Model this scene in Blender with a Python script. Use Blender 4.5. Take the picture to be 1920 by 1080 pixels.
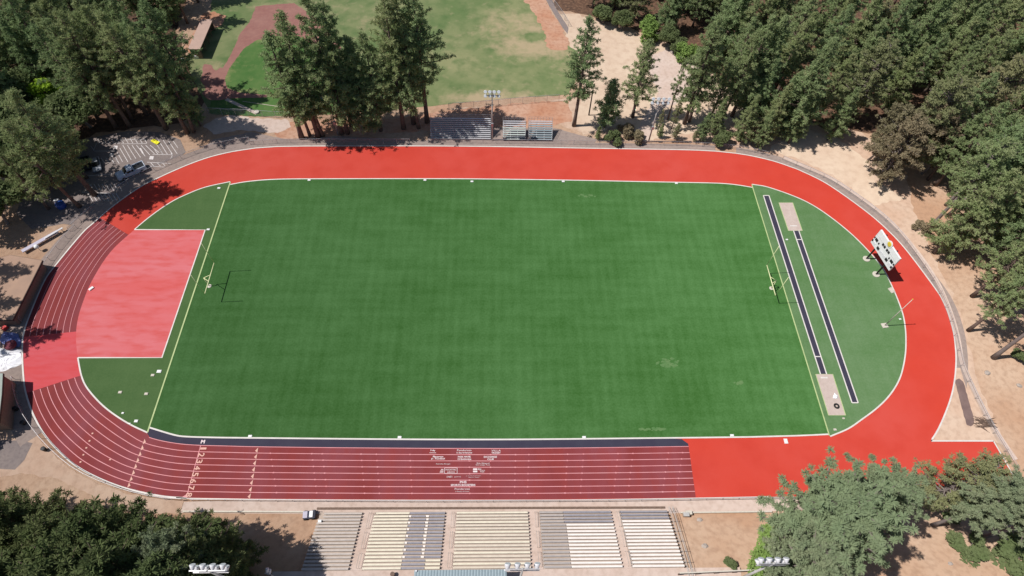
import bpy, bmesh, math, random
import numpy as np
from mathutils import Vector, Matrix
from mathutils.geometry import tessellate_polygon

# ------------------------------------------------------------------ clear
for o in list(bpy.data.objects): bpy.data.objects.remove(o, do_unlink=True)
scene = bpy.context.scene
C = scene.collection
R = math.radians

# ------------------------------------------------------------------ camera
CAM_H = 98.3
TILT, ROLL, YAW, FPX = R(33.625), R(2.631), R(-2.891), 1136.0
def _axes():
    f = np.array([0, math.sin(TILT), -math.cos(TILT)])
    u = np.array([0, math.cos(TILT), math.sin(TILT)])
    r = np.array([1., 0, 0])
    c, s = math.cos(ROLL), math.sin(ROLL)
    r, u = c*r+s*u, -s*r+c*u
    cy, sy = math.cos(YAW), math.sin(YAW)
    M = np.array([[cy, -sy, 0], [sy, cy, 0], [0, 0, 1]])
    return M@r, M@u, M@f
AX_R, AX_U, AX_F = _axes()
cam_data = bpy.data.cameras.new('drone_camera')
cam_data.sensor_width = 36.0
cam_data.lens = 36.0*FPX/1920.0
cam_data.clip_start = 0.5
cam_data.clip_end = 3000
cam = bpy.data.objects.new('drone_camera', cam_data)
C.objects.link(cam)
cam.matrix_world = Matrix(((AX_R[0], AX_U[0], -AX_F[0], 0), (AX_R[1], AX_U[1], -AX_F[1], 0),
                           (AX_R[2], AX_U[2], -AX_F[2], CAM_H), (0, 0, 0, 1)))
scene.camera = cam

# ------------------------------------------------------------------ world, sun, exposure
SUN_EL = R(57.0)
SUN_DIR = Vector((-math.cos(SUN_EL)*0.998, -math.cos(SUN_EL)*0.06, math.sin(SUN_EL))).normalized()  # towards the sun
world = bpy.data.worlds.new('World')
scene.world = world
world.use_nodes = True
nt = world.node_tree
nt.nodes.clear()
sky = nt.nodes.new('ShaderNodeTexSky')
sky.sky_type = 'NISHITA'
sky.sun_disc = False
sky.sun_elevation = SUN_EL
sky.sun_rotation = math.atan2(SUN_DIR.x, SUN_DIR.y)
sky.altitude = 400
sky.air_density = 1.0
sky.dust_density = 1.0
bg = nt.nodes.new('ShaderNodeBackground')
bg.inputs['Strength'].default_value = 0.068
wo = nt.nodes.new('ShaderNodeOutputWorld')
nt.links.new(sky.outputs[0], bg.inputs[0])
nt.links.new(bg.outputs[0], wo.inputs[0])
sun_data = bpy.data.lights.new('sun', 'SUN')
sun_data.energy = 4.95
sun_data.angle = R(0.53)
sun_data.color = (1.0, 0.955, 0.90)
sun = bpy.data.objects.new('sun', sun_data)
C.objects.link(sun)
sun.location = (-120, 0, 150)
sun.rotation_euler = SUN_DIR.to_track_quat('Z', 'Y').to_euler()
scene.view_settings.view_transform = 'Standard'
scene.view_settings.look = 'None'
scene.view_settings.exposure = 0.0
scene.view_settings.gamma = 1.0
scene.render.engine = 'CYCLES'
scene.cycles.max_bounces = 6
scene.cycles.diffuse_bounces = 3
scene.cycles.transparent_max_bounces = 12
KGAIN = 1.42      # display value of a sunlit white ground at exposure 0, used to turn seen colours into base colours

# ------------------------------------------------------------------ helpers
def terrain(x, y):
    def ss(a, b, v):
        t = min(1, max(0, (v-a)/(b-a))); return t*t*(3-2*t)
    rise = min(5.0, max(0.0, (23.0-y)*0.566-0.3))
    return rise*ss(-60, -45, x)*(1-ss(62, 95, x))
def G(px, py, z=0.0):
    d = AX_F*FPX + AX_R*(px-960) + AX_U*(540-py)
    k = (z-CAM_H)/d[2]
    return Vector((d[0]*k, d[1]*k, z))
def GT(px, py, dz=0.0):
    z = 0.0
    for _ in range(12):
        p = G(px, py, z+dz); z = terrain(p.x, p.y)
    return Vector((p.x, p.y, z+dz))
def on_ground(p): return Vector((p.x, p.y, terrain(p.x, p.y)))
def proj(p):
    v = np.array([p[0], p[1], p[2]-CAM_H]); k = FPX/float(v@AX_F)
    return 960+k*float(v@AX_R), 540-k*float(v@AX_U)
def s2l(c): return tuple(((v/255)/12.92 if v/255 <= 0.04045 else ((v/255+0.055)/1.055)**2.4) for v in c)
def alb(c, k=None):
    k = k or KGAIN
    return tuple(min(0.86, v/k) for v in s2l(c))

def tag(o, label=None, cat=None, group=None, kind=None):
    if label: o['label'] = label
    if cat: o['category'] = cat
    if group: o['group'] = group
    if kind: o['kind'] = kind
    return o
def empty(name, loc, rz=0.0, label=None, cat=None, group=None):
    o = bpy.data.objects.new(name, None)
    o.empty_display_size = 0.5
    C.objects.link(o)
    o.location = loc; o.rotation_euler = (0, 0, rz)
    return tag(o, label, cat, group)
def link_mesh(name, me, mat, parent=None):
    o = bpy.data.objects.new(name, me)
    C.objects.link(o)
    if mat is not None:
        for m in (mat if isinstance(mat, (list, tuple)) else [mat]): me.materials.append(m)
    if parent is not None: o.parent = parent
    return o
def mesh_from(name, verts, faces, mat, parent=None, smooth=False):
    me = bpy.data.meshes.new(name)
    me.from_pydata([tuple(v) for v in verts], [], faces)
    me.update()
    if smooth:
        for p in me.polygons: p.use_smooth = True
    return link_mesh(name, me, mat, parent)

class MB:
    """collects boxes, tubes, prisms and lathes into one mesh"""
    def __init__(s): s.v = []; s.f = []; s.m = []
    def add(s, vs, fs, mi=0):
        n = len(s.v); s.v += [tuple(v) for v in vs]
        s.f += [tuple(i+n for i in f) for f in fs]; s.m += [mi]*len(fs)
        return s
    def box(s, c, d, rz=0.0, mi=0, taper=1.0, tilt=None):
        hx, hy, hz = d[0]/2, d[1]/2, d[2]/2
        M = Matrix.Rotation(rz, 3, 'Z')
        if tilt is not None: M = tilt
        vs = []
        for z in (-1, 1):
            t = taper if z > 0 else 1
            for x, y in ((-1, -1), (1, -1), (1, 1), (-1, 1)):
                vs.append(Vector(c)+M@Vector((x*hx*t, y*hy*t, z*hz)))
        return s.add(vs, [(3, 2, 1, 0), (4, 5, 6, 7), (0, 1, 5, 4), (1, 2, 6, 5), (2, 3, 7, 6), (3, 0, 4, 7)], mi)
    def tube(s, pts, r, n=8, mi=0, cap=True):
        pts = [Vector(p) for p in pts]
        rs = r if isinstance(r, (list, tuple)) else [r]*len(pts)
        vs = []
        for i, p in enumerate(pts):
            t = (pts[min(i+1, len(pts)-1)]-pts[max(i-1, 0)])
            t = t.normalized() if t.length > 1e-9 else Vector((0, 0, 1))
            a = t.orthogonal().normalized() if abs(t.z) < 0.99 else Vector((1, 0, 0))
            if abs(t.z) < 0.99: a = t.cross(Vector((0, 0, 1))).normalized()
            b = t.cross(a).normalized()
            for k in range(n):
                an = 2*math.pi*k/n
                vs.append(p+(a*math.cos(an)+b*math.sin(an))*rs[i])
        fs = []
        for i in range(len(pts)-1):
            for k in range(n):
                k2 = (k+1) % n
                fs.append((i*n+k, i*n+k2, (i+1)*n+k2, (i+1)*n+k))
        if cap:
            fs.append(tuple(range(n-1, -1, -1))); fs.append(tuple(range((len(pts)-1)*n, len(pts)*n)))
        return s.add(vs, fs, mi)
    def lathe(s, prof, c=(0, 0, 0), n=16, mi=0, M=None):
        vs = []
        for (r, z) in prof:
            for k in range(n):
                an = 2*math.pi*k/n
                v = Vector((r*math.cos(an), r*math.sin(an), z))
                if M is not None: v = M@v
                vs.append(Vector(c)+v)
        fs = []
        for i in range(len(prof)-1):
            for k in range(n):
                k2 = (k+1) % n
                fs.append((i*n+k, i*n+k2, (i+1)*n+k2, (i+1)*n+k))
        fs.append(tuple(range(n-1, -1, -1))); fs.append(tuple(range((len(prof)-1)*n, len(prof)*n)))
        return s.add(vs, fs, mi)
    def prism(s, poly, z0, z1, M=None, mi=0):
        """outline (x,y) pulled from z0 to z1; M maps to the parent's space"""
        n = len(poly)
        vs = [Vector((x, y, z0)) for x, y in poly]+[Vector((x, y, z1)) for x, y in poly]
        if M is not None: vs = [M@v for v in vs]
        fs = [tuple(range(n-1, -1, -1)), tuple(range(n, 2*n))]+[(i, (i+1) % n, n+(i+1) % n, n+i) for i in range(n)]
        return s.add(vs, fs, mi)
    def build(s, name, mat, parent=None, smooth=False, bevel=0.0):
        me = bpy.data.meshes.new(name)
        me.from_pydata(s.v, [], s.f)
        me.update()
        me.polygons.foreach_set('material_index', s.m)
        if bevel:
            b = bmesh.new(); b.from_mesh(me)
            bmesh.ops.bevel(b, geom=[e for e in b.edges if e.is_manifold and e.calc_face_angle(0) > 0.5], offset=bevel, segments=2, affect='EDGES', clamp_overlap=True)
            b.to_mesh(me); b.free()
        if smooth:
            for p in me.polygons: p.use_smooth = True
        return link_mesh(name, me, mat, parent)

# ------------------------------------------------------------------ materials
MATS = {}
def mat(name, c1, c2=None, scale=0.3, rough=0.9, c3=None, scale3=4.0, amt3=0.5, bump=0.0, bscale=8.0, metal=0.0,
        stretch=(1, 1, 1), drough=0.0, lo=0.35, hi=0.65, detail=6, spec=0.3, obj=False):
    """two-tone noise mix plus an optional finer third tone; colours are base colours (linear)"""
    m = bpy.data.materials.new(name); m.use_nodes = True
    t = m.node_tree; N = t.nodes; L = t.links
    b = N['Principled BSDF']
    b.inputs['Roughness'].default_value = rough
    b.inputs['Metallic'].default_value = metal
    b.inputs['Specular IOR Level'].default_value = spec
    if 'Diffuse Roughness' in b.inputs: b.inputs['Diffuse Roughness'].default_value = drough
    b.inputs['Base Color'].default_value = (*c1, 1)
    if c2 is not None or bump:
        if obj:
            tc = N.new('ShaderNodeTexCoord'); src = tc.outputs['Object']
        else:
            ge = N.new('ShaderNodeNewGeometry'); src = ge.outputs['Position']
        mp = N.new('ShaderNodeMapping'); mp.inputs['Scale'].default_value = stretch
        L.new(src, mp.inputs[0]); vec = mp.outputs[0]
    if c2 is not None:
        n = N.new('ShaderNodeTexNoise'); n.inputs['Scale'].default_value = scale; n.inputs['Detail'].default_value = detail
        n.inputs['Roughness'].default_value = 0.6
        L.new(vec, n.inputs['Vector'])
        r = N.new('ShaderNodeMapRange'); r.inputs['From Min'].default_value = lo; r.inputs['From Max'].default_value = hi
        L.new(n.outputs['Fac'], r.inputs['Value'])
        mx = N.new('ShaderNodeMix'); mx.data_type = 'RGBA'
        mx.inputs[6].default_value = (*c1, 1); mx.inputs[7].default_value = (*c2, 1)
        L.new(r.outputs[0], mx.inputs[0]); out = mx.outputs[2]
        if c3 is not None:
            n2 = N.new('ShaderNodeTexNoise'); n2.inputs['Scale'].default_value = scale3; n2.inputs['Detail'].default_value = 5
            L.new(vec, n2.inputs['Vector'])
            r2 = N.new('ShaderNodeMapRange'); r2.inputs['From Min'].default_value = 0.45; r2.inputs['From Max'].default_value = 0.7
            r2.inputs['To Max'].default_value = amt3
            L.new(n2.outputs['Fac'], r2.inputs['Value'])
            m2 = N.new('ShaderNodeMix'); m2.data_type = 'RGBA'
            L.new(r2.outputs[0], m2.inputs[0]); L.new(out, m2.inputs[6]); m2.inputs[7].default_value = (*c3, 1)
            out = m2.outputs[2]
        L.new(out, b.inputs['Base Color'])
    if bump:
        n3 = N.new('ShaderNodeTexNoise'); n3.inputs['Scale'].default_value = bscale; n3.inputs['Detail'].default_value = 4
        L.new(vec, n3.inputs['Vector'])
        bp = N.new('ShaderNodeBump'); bp.inputs['Strength'].default_value = 1.0; bp.inputs['Distance'].default_value = bump
        L.new(n3.outputs['Fac'], bp.inputs['Height']); L.new(bp.outputs[0], b.inputs['Normal'])
    MATS[name] = m
    return m

mat('dirt', alb((220, 190, 164)), alb((206, 166, 136)), 0.06, 0.95, alb((170, 134, 110)), 1.1, 0.45, bump=0.08, bscale=3, drough=0.6, lo=0.38, hi=0.62)
mat('sand_lot', alb((242, 220, 196)), alb((232, 206, 182)), 0.08, 0.95, alb((210, 180, 156)), 0.6, 0.5, bump=0.05, bscale=2, drough=0.6)
mat('tan_dirt', alb((230, 204, 182)), alb((222, 186, 160)), 0.09, 0.95, alb((186, 152, 130)), 0.9, 0.45, bump=0.04, bscale=3, drough=0.6)
mat('orange_dirt', alb((212, 154, 122)), alb((226, 186, 160)), 0.12, 0.95, alb((180, 120, 92)), 1.2, 0.5, drough=0.6)
mat('infield_dirt', alb((182, 134, 124)), alb((172, 120, 112)), 0.2, 0.95, alb((200, 148, 132)), 1.0, 0.4, drough=0.6)
mat('dry_grass', alb((158, 160, 110)), alb((188, 172, 134)), 0.09, 0.95, alb((124, 142, 90)), 0.35, 0.7, drough=0.6)
mat('park_grass', alb((116, 140, 86)), alb((164, 166, 120)), 0.05, 0.95, alb((98, 128, 74)), 0.30, 0.7, drough=0.6, lo=0.36, hi=0.66)
mat('lush_grass', alb((74, 124, 56)), alb((104, 140, 74)), 0.1, 0.95, alb((120, 146, 84)), 0.6, 0.5, drough=0.6)
mat('asphalt', alb((150, 138, 136)), alb((166, 152, 146)), 0.15, 0.95, alb((128, 116, 116)), 2.0, 0.5, drough=0.4)
mat('worn_asphalt', alb((172, 156, 148)), alb((186, 166, 156)), 0.2, 0.95, alb((146, 130, 126)), 1.6, 0.6, drough=0.4)
mat('concrete', alb((236, 216, 204)), alb((228, 204, 190)), 0.2, 0.9, alb((200, 176, 160)), 1.2, 0.5, drough=0.4)
mat('step_concrete', alb((204, 186, 172)), alb((188, 170, 156)), 0.4, 0.9, alb((214, 196, 182)), 1.5, 0.5)
mat('red_track', alb((223, 73, 55)), alb((225, 86, 74)), 0.035, 0.9, alb((214, 66, 50)), 0.22, 0.6, bump=0.004, bscale=20, drough=0.3)
mat('maroon_track', alb((148, 60, 60)), alb((158, 80, 88)), 0.12, 0.9, alb((164, 66, 62)), 0.5, 0.6, drough=0.3, stretch=(1, 0.35, 1))
mat('salmon', alb((238, 112, 112)), alb((240, 136, 142)), 0.09, 0.9, alb((230, 96, 92)), 0.6, 0.8, drough=0.3, stretch=(0.4, 1.4, 1))
mat('coral', alb((234, 90, 94)), alb((232, 104, 112)), 0.2, 0.9, alb((228, 78, 80)), 1.0, 0.5, drough=0.3, stretch=(0.4, 1.4, 1))
mat('navy_track', alb((66, 62, 82)), alb((72, 70, 88)), 0.4, 0.9, drough=0.3)
mat('line_white', alb((250, 244, 238)), alb((235, 228, 222)), 0.8, 0.8)
mat('line_pink', alb((246, 176, 180)), alb((238, 156, 160)), 0.5, 0.8)
mat('line_yellow', alb((206, 222, 160)), alb((190, 208, 148)), 0.6, 0.8)
mat('letter_white', alb((255, 244, 244)), alb((252, 226, 228)), 0.7, 0.8)
mat('number_cream', alb((248, 196, 180)), alb((240, 184, 170)), 0.9, 0.8)
mat('park_line', alb((248, 244, 244)), alb((222, 214, 214)), 1.2, 0.8)
mat('pit_sand', alb((224, 206, 196)), alb((214, 194, 184)), 0.5, 0.95, alb((204, 186, 176)), 2.0, 0.5, bump=0.02, bscale=5)
mat('rock_dirt', alb((150, 126, 120)), alb((132, 110, 106)), 0.6, 0.95)
mat('mulch', alb((118, 88, 70)), alb((94, 72, 60)), 0.4, 0.95, alb((164, 128, 102)), 1.3, 0.6, bump=0.08, bscale=3, drough=0.6)

def turf_material(name, a, b_, stripe):
    m = bpy.data.materials.new(name); m.use_nodes = True
    t = m.node_tree; N = t.nodes; L = t.links
    b = N['Principled BSDF']; b.inputs['Roughness'].default_value = 0.95; b.inputs['Specular IOR Level'].default_value = 0.2
    if 'Diffuse Roughness' in b.inputs: b.inputs['Diffuse Roughness'].default_value = 1.0
    ge = N.new('ShaderNodeNewGeometry')
    sep = N.new('ShaderNodeSeparateXYZ'); L.new(ge.outputs['Position'], sep.inputs[0])
    def noise(sc, stretch=(1, 1, 1), det=5):
        mp = N.new('ShaderNodeMapping'); mp.inputs['Scale'].default_value = stretch
        L.new(ge.outputs['Position'], mp.inputs[0])
        n = N.new('ShaderNodeTexNoise'); n.inputs['Scale'].default_value = sc; n.inputs['Detail'].default_value = det
        L.new(mp.outputs[0], n.inputs['Vector']); return n.outputs['Fac']
    def mathn(op, x, y):
        n = N.new('ShaderNodeMath'); n.operation = op
        for i, v in enumerate((x, y)):
            if isinstance(v, (int, float)): n.inputs[i].default_value = v
            else: L.new(v, n.inputs[i])
        return n.outputs[0]
    sx = mathn('SINE', mathn('MULTIPLY', sep.outputs['X'], 2*math.pi/1.9), 0)
    sy = mathn('SINE', mathn('MULTIPLY', sep.outputs['Y'], 2*math.pi/1.9), 0)
    grid = mathn('ADD', mathn('MULTIPLY', sx, stripe*0.55), mathn('MULTIPLY', sy, stripe*0.4))
    big = mathn('MULTIPLY', mathn('SUBTRACT', noise(0.035), 0.5), 1.2)
    med = mathn('MULTIPLY', mathn('SUBTRACT', noise(0.3, (0.35, 1.2, 1)), 0.5), 1.0)
    med2 = mathn('MULTIPLY', mathn('SUBTRACT', noise(0.5, (1.2, 0.3, 1)), 0.5), 0.7)
    fine = mathn('MULTIPLY', mathn('SUBTRACT', noise(3.0), 0.5), 1.1)
    tot = mathn('ADD', mathn('ADD', mathn('ADD', big, med), mathn('ADD', med2, fine)), mathn('ADD', grid, 0.5))
    mx = N.new('ShaderNodeMix'); mx.data_type = 'RGBA'; mx.clamp_factor = True
    mx.inputs[6].default_value = (*a, 1); mx.inputs[7].default_value = (*b_, 1)
    L.new(tot, mx.inputs[0])
    L.new(mx.outputs[2], b.inputs['Base Color'])
    MATS[name] = m
turf_material('turf', alb((66, 115, 50)), alb((97, 145, 84)), 0.11)
turf_material('end_turf', alb((92, 130, 72)), alb((112, 146, 88)), 0.06)
turf_material('east_turf', alb((92, 132, 78)), alb((118, 150, 106)), 0.06)  # lighter, bluer turf: brightness from sun and view angle put into the colour

def simple(name, c, rough=0.6, metal=0.0, spec=0.4, c2=None, scale=3.0):
    return mat(name, c, c2, scale, rough, metal=metal, spec=spec, obj=True)
simple('shaded_steel', (0.20, 0.20, 0.22), 0.7, c2=(0.26, 0.26, 0.28))  # footboard metal, darkened to stand for the shade between the benches
simple('galvanized', (0.52, 0.52, 0.53), 0.5, 0.6, c2=(0.42, 0.42, 0.44))
simple('aluminium', (0.66, 0.66, 0.68), 0.45, 0.35, c2=(0.56, 0.56, 0.60))
simple('pole_grey', (0.46, 0.45, 0.44), 0.6, c2=(0.38, 0.37, 0.36))
simple('white_paint', (0.80, 0.80, 0.80), 0.5, c2=(0.72, 0.72, 0.72))
simple('lamp_white', (0.72, 0.72, 0.74), 0.35, c2=(0.62, 0.62, 0.66))
simple('lamp_glass', (0.60, 0.62, 0.66), 0.15)
simple('black_paint', (0.02, 0.02, 0.022), 0.6, c2=(0.03, 0.03, 0.032))
simple('dark_window', (0.012, 0.014, 0.018), 0.08, spec=0.6)
simple('goal_yellow', (0.72, 0.74, 0.42), 0.5, c2=(0.66, 0.68, 0.38))
simple('badge_yellow', (0.72, 0.56, 0.06), 0.5, c2=(0.62, 0.46, 0.05))
simple('vivid_yellow', (0.78, 0.74, 0.02), 0.6, c2=(0.70, 0.66, 0.02))
simple('pale_concrete', (0.58, 0.54, 0.46), 0.9, c2=(0.50, 0.46, 0.40))
simple('roof_tan', (0.36, 0.235, 0.17), 0.9, c2=(0.30, 0.20, 0.15), scale=0.4)
simple('roof_pink', (0.42, 0.29, 0.24), 0.8, c2=(0.37, 0.26, 0.215), scale=0.8)
simple('fascia_dark', (0.055, 0.04, 0.036), 0.8, c2=(0.07, 0.05, 0.045))
simple('wall_brown', (0.20, 0.14, 0.11), 0.9, c2=(0.25, 0.18, 0.14))
simple('roof_steel', (0.25, 0.32, 0.35), 0.6, 0.0, c2=(0.22, 0.28, 0.31))
simple('roof_green', (0.30, 0.34, 0.31), 0.8, c2=(0.26, 0.30, 0.27))
simple('bench_yellow', (0.70, 0.645, 0.52), 0.8, c2=(0.62, 0.56, 0.45), scale=1.5)
simple('bench_tan', (0.62, 0.545, 0.45), 0.8, c2=(0.54, 0.47, 0.39), scale=1.5)
simple('bench_grey', (0.34, 0.31, 0.30), 0.8, c2=(0.40, 0.36, 0.34), scale=1.5)
simple('bench_slate', (0.24, 0.23, 0.26), 0.8, c2=(0.29, 0.28, 0.31), scale=1.5)
simple('bench_white', (0.78, 0.72, 0.68), 0.7, c2=(0.70, 0.64, 0.60), scale=1.5)
simple('bench_brown_grey', (0.42, 0.37, 0.335), 0.8, c2=(0.49, 0.43, 0.39), scale=1.5)
simple('bench_green', (0.42, 0.50, 0.46), 0.5, c2=(0.50, 0.55, 0.52))
simple('timber', (0.13, 0.085, 0.065), 0.9, c2=(0.19, 0.13, 0.10))
simple('creosote', (0.05, 0.035, 0.03), 0.9, c2=(0.07, 0.05, 0.04))
simple('car_white_shaded', (0.50, 0.56, 0.66), 0.25, spec=0.5)  # white truck paint with the blue of sky-lit shade mixed in
simple('car_black', (0.02, 0.022, 0.028), 0.3, spec=0.5)
simple('car_silver', (0.30, 0.32, 0.36), 0.3, 0.3)
simple('rubber', (0.018, 0.018, 0.018), 0.9)
simple('blue_plastic', (0.02, 0.07, 0.36), 0.45, c2=(0.03, 0.08, 0.30))
simple('blue_tarp', (0.09, 0.12, 0.34), 0.5, c2=(0.16, 0.20, 0.42), scale=1.0)
simple('white_tarp', (0.80, 0.80, 0.82), 0.6, c2=(0.74, 0.74, 0.78), scale=1.0)
simple('maroon_cloth', (0.16, 0.04, 0.055), 0.9, c2=(0.12, 0.03, 0.045))
simple('red_plastic', (0.50, 0.04, 0.04), 0.5)
simple('navy_metal', (0.02, 0.024, 0.06), 0.5, c2=(0.03, 0.035, 0.08))
simple('cardboard', (0.42, 0.33, 0.25), 0.9, c2=(0.36, 0.28, 0.21))
simple('lavender_steel', (0.46, 0.43, 0.52), 0.6, c2=(0.40, 0.38, 0.46))
simple('rock', (0.42, 0.36, 0.31), 0.95, c2=(0.33, 0.28, 0.25))

m = bpy.data.materials.new('chain_link'); m.use_nodes = True
_t = m.node_tree; _b = _t.nodes['Principled BSDF']
_b.inputs['Base Color'].default_value = (0.42, 0.41, 0.41, 1); _b.inputs['Roughness'].default_value = 0.6
_b.inputs['Alpha'].default_value = 0.16
MATS['chain_link'] = m

def foliage(name, c1, c2, c3, scale=0.35, trans=0.25):
    m = bpy.data.materials.new(name); m.use_nodes = True
    t = m.node_tree; N = t.nodes; L = t.links; N.clear()
    out = N.new('ShaderNodeOutputMaterial')
    tc = N.new('ShaderNodeTexCoord'); oi = N.new('ShaderNodeObjectInfo')
    n = N.new('ShaderNodeTexNoise'); n.inputs['Scale'].default_value = scale; n.inputs['Detail'].default_value = 3
    L.new(tc.outputs['Object'], n.inputs['Vector'])
    r = N.new('ShaderNodeMapRange'); r.inputs['From Min'].default_value = 0.35; r.inputs['From Max'].default_value = 0.65
    L.new(n.outputs['Fac'], r.inputs['Value'])
    mx = N.new('ShaderNodeMix'); mx.data_type = 'RGBA'
    mx.inputs[6].default_value = (*c1, 1); mx.inputs[7].default_value = (*c2, 1)
    L.new(r.outputs[0], mx.inputs[0])
    m2 = N.new('ShaderNodeMix'); m2.data_type = 'RGBA'
    ma = N.new('ShaderNodeMath'); ma.operation = 'MULTIPLY'; ma.inputs[1].default_value = 0.75
    L.new(oi.outputs['Random'], ma.inputs[0]); L.new(ma.outputs[0], m2.inputs[0])
    L.new(mx.outputs[2], m2.inputs[6]); m2.inputs[7].default_value = (*c3, 1)
    d = N.new('ShaderNodeBsdfDiffuse'); d.inputs['Roughness'].default_value = 0.5
    tr = N.new('ShaderNodeBsdfTranslucent')
    L.new(m2.outputs[2], d.inputs['Color']); L.new(m2.outputs[2], tr.inputs['Color'])
    ms = N.new('ShaderNodeMixShader'); ms.inputs[0].default_value = trans
    L.new(d.outputs[0], ms.inputs[1]); L.new(tr.outputs[0], ms.inputs[2]); L.new(ms.outputs[0], out.inputs[0])
    MATS[name] = m
foliage('needles', (0.275, 0.34, 0.145), (0.40, 0.43, 0.22), (0.25, 0.36, 0.175), trans=0.36)
foliage('needles_olive', (0.30, 0.305, 0.155), (0.36, 0.34, 0.19), (0.27, 0.305, 0.15), trans=0.34)
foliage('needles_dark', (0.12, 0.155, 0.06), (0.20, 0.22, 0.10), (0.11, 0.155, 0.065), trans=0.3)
foliage('needles_grey', (0.25, 0.305, 0.185), (0.32, 0.355, 0.22), (0.23, 0.31, 0.17), trans=0.28)
foliage('leaves', (0.16, 0.215, 0.09), (0.21, 0.25, 0.12), (0.18, 0.22, 0.10), trans=0.35)
foliage('leaves_bright', (0.22, 0.33, 0.09), (0.25, 0.36, 0.11), (0.21, 0.31, 0.09))
foliage('leaves_lime', (0.34, 0.50, 0.05), (0.38, 0.54, 0.07), (0.32, 0.48, 0.05))
foliage('leaves_brown', (0.30, 0.25, 0.16), (0.36, 0.295, 0.195), (0.27, 0.255, 0.15), trans=0.35)
simple('bark', (0.115, 0.078, 0.062), 0.95, c2=(0.17, 0.125, 0.105), scale=1.4)
simple('bark_grey', (0.24, 0.20, 0.185), 0.95, c2=(0.17, 0.14, 0.13), scale=1.4)

# ------------------------------------------------------------------ flat sheets, strips
def catmull(pts, n=6, closed=False):
    P = [Vector(p) for p in pts]; out = []
    N_ = len(P); rng = range(N_ if closed else N_-1)
    for i in rng:
        p0 = P[(i-1) % N_] if closed or i > 0 else P[i]*2-P[i+1]
        p1 = P[i]; p2 = P[(i+1) % N_]
        p3 = P[(i+2) % N_] if closed or i+2 < N_ else p2*2-p1
        for k in range(n):
            t = k/n
            out.append(0.5*((2*p1)+(p2-p0)*t+(2*p0-5*p1+4*p2-p3)*t*t+(3*p1-p0-3*p2+p3)*t*t*t))
    if not closed: out.append(P[-1])
    return out
def jitter_outline(P, amp, step, seed):
    rnd = random.Random(seed); out = []
    for i in range(len(P)):
        a, b = P[i], P[(i+1) % len(P)]
        d = (b-a); n = max(1, int(d.length/step))
        for k in range(n):
            p = a+d*(k/n); nn = Vector((-d.y, d.x, 0)).normalized()
            out.append(p+nn*rnd.uniform(-amp, amp))
    return out
def sheet(name, P, z, material, jit=0.0, step=0.8, seed=1, kind='structure', label=None):
    P = [Vector((p.x, p.y, 0)) for p in P]
    if jit: P = jitter_outline(P, jit, step, seed)
    tris = tessellate_polygon([P])
    fs = []
    for a, b, c in tris:
        n = (P[b]-P[a]).cross(P[c]-P[a])
        if abs(n.z) < 1e-9: continue
        fs.append((a, b, c) if n.z > 0 else (a, c, b))
    o = mesh_from(name, [(p.x, p.y, z) for p in P], fs, MATS[material])
    o['kind'] = kind
    return o
def strip_geo(pts, w, z, closed=False):
    P = [Vector((p[0], p[1], 0)) for p in pts]; vs = []; n = len(P)
    for i in range(n):
        a = P[i-1] if (i > 0 or closed) else P[i]
        b = P[(i+1) % n] if (i < n-1 or closed) else P[i]
        t = (b-a).normalized(); nn = Vector((-t.y, t.x, 0))
        vs += [P[i]+nn*w/2+Vector((0, 0, z)), P[i]-nn*w/2+Vector((0, 0, z))]
    fs = []
    for i in range(n if closed else n-1):
        j = (i+1) % n
        fs.append((2*i+1, 2*j+1, 2*j, 2*i))
    return vs, fs
class Lines:
    def __init__(s): s.v = []; s.f = []
    def add(s, pts, w, z, closed=False):
        vs, fs = strip_geo(pts, w, z, closed); n = len(s.v)
        s.v += vs; s.f += [tuple(i+n for i in f) for f in fs]
    def poly(s, P, z):
        P = [Vector((p[0], p[1], 0)) for p in P]; n = len(s.v)
        s.v += [Vector((p.x, p.y, z)) for p in P]
        for a, b, c in tessellate_polygon([P]):
            nz = (P[b]-P[a]).cross(P[c]-P[a]).z
            s.f.append((a+n, b+n, c+n) if nz > 0 else (a+n, c+n, b+n))
    def build(s, name, material):
        o = mesh_from(name, s.v, s.f, MATS[material]); o['kind'] = 'structure'; return o
def GP(l): return [G(*p) for p in l]

# ------------------------------------------------------------------ ground
def make_ground():
    xs = np.arange(-330, 331, 1.5); ys = np.arange(-90, 360, 1.5)
    X, Y = np.meshgrid(xs, ys)
    def ss(a, b, v):
        t = np.clip((v-a)/(b-a), 0, 1); return t*t*(3-2*t)
    Z = np.clip((23.0-Y)*0.566-0.3, 0, 5.0)*ss(-60, -45, X)*(1-ss(62, 95, X))
    nx, ny = len(xs), len(ys)
    V = np.stack([X, Y, Z], -1).reshape(-1, 3)
    idx = np.arange(nx*ny).reshape(ny, nx)
    F = np.stack([idx[:-1, :-1], idx[:-1, 1:], idx[1:, 1:], idx[1:, :-1]], -1).reshape(-1, 4)
    me = bpy.data.meshes.new('ground')
    me.from_pydata(V.tolist(), [], F.tolist()); me.update()
    o = link_mesh('ground', me, MATS['dirt']); o['kind'] = 'structure'
make_ground()

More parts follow.
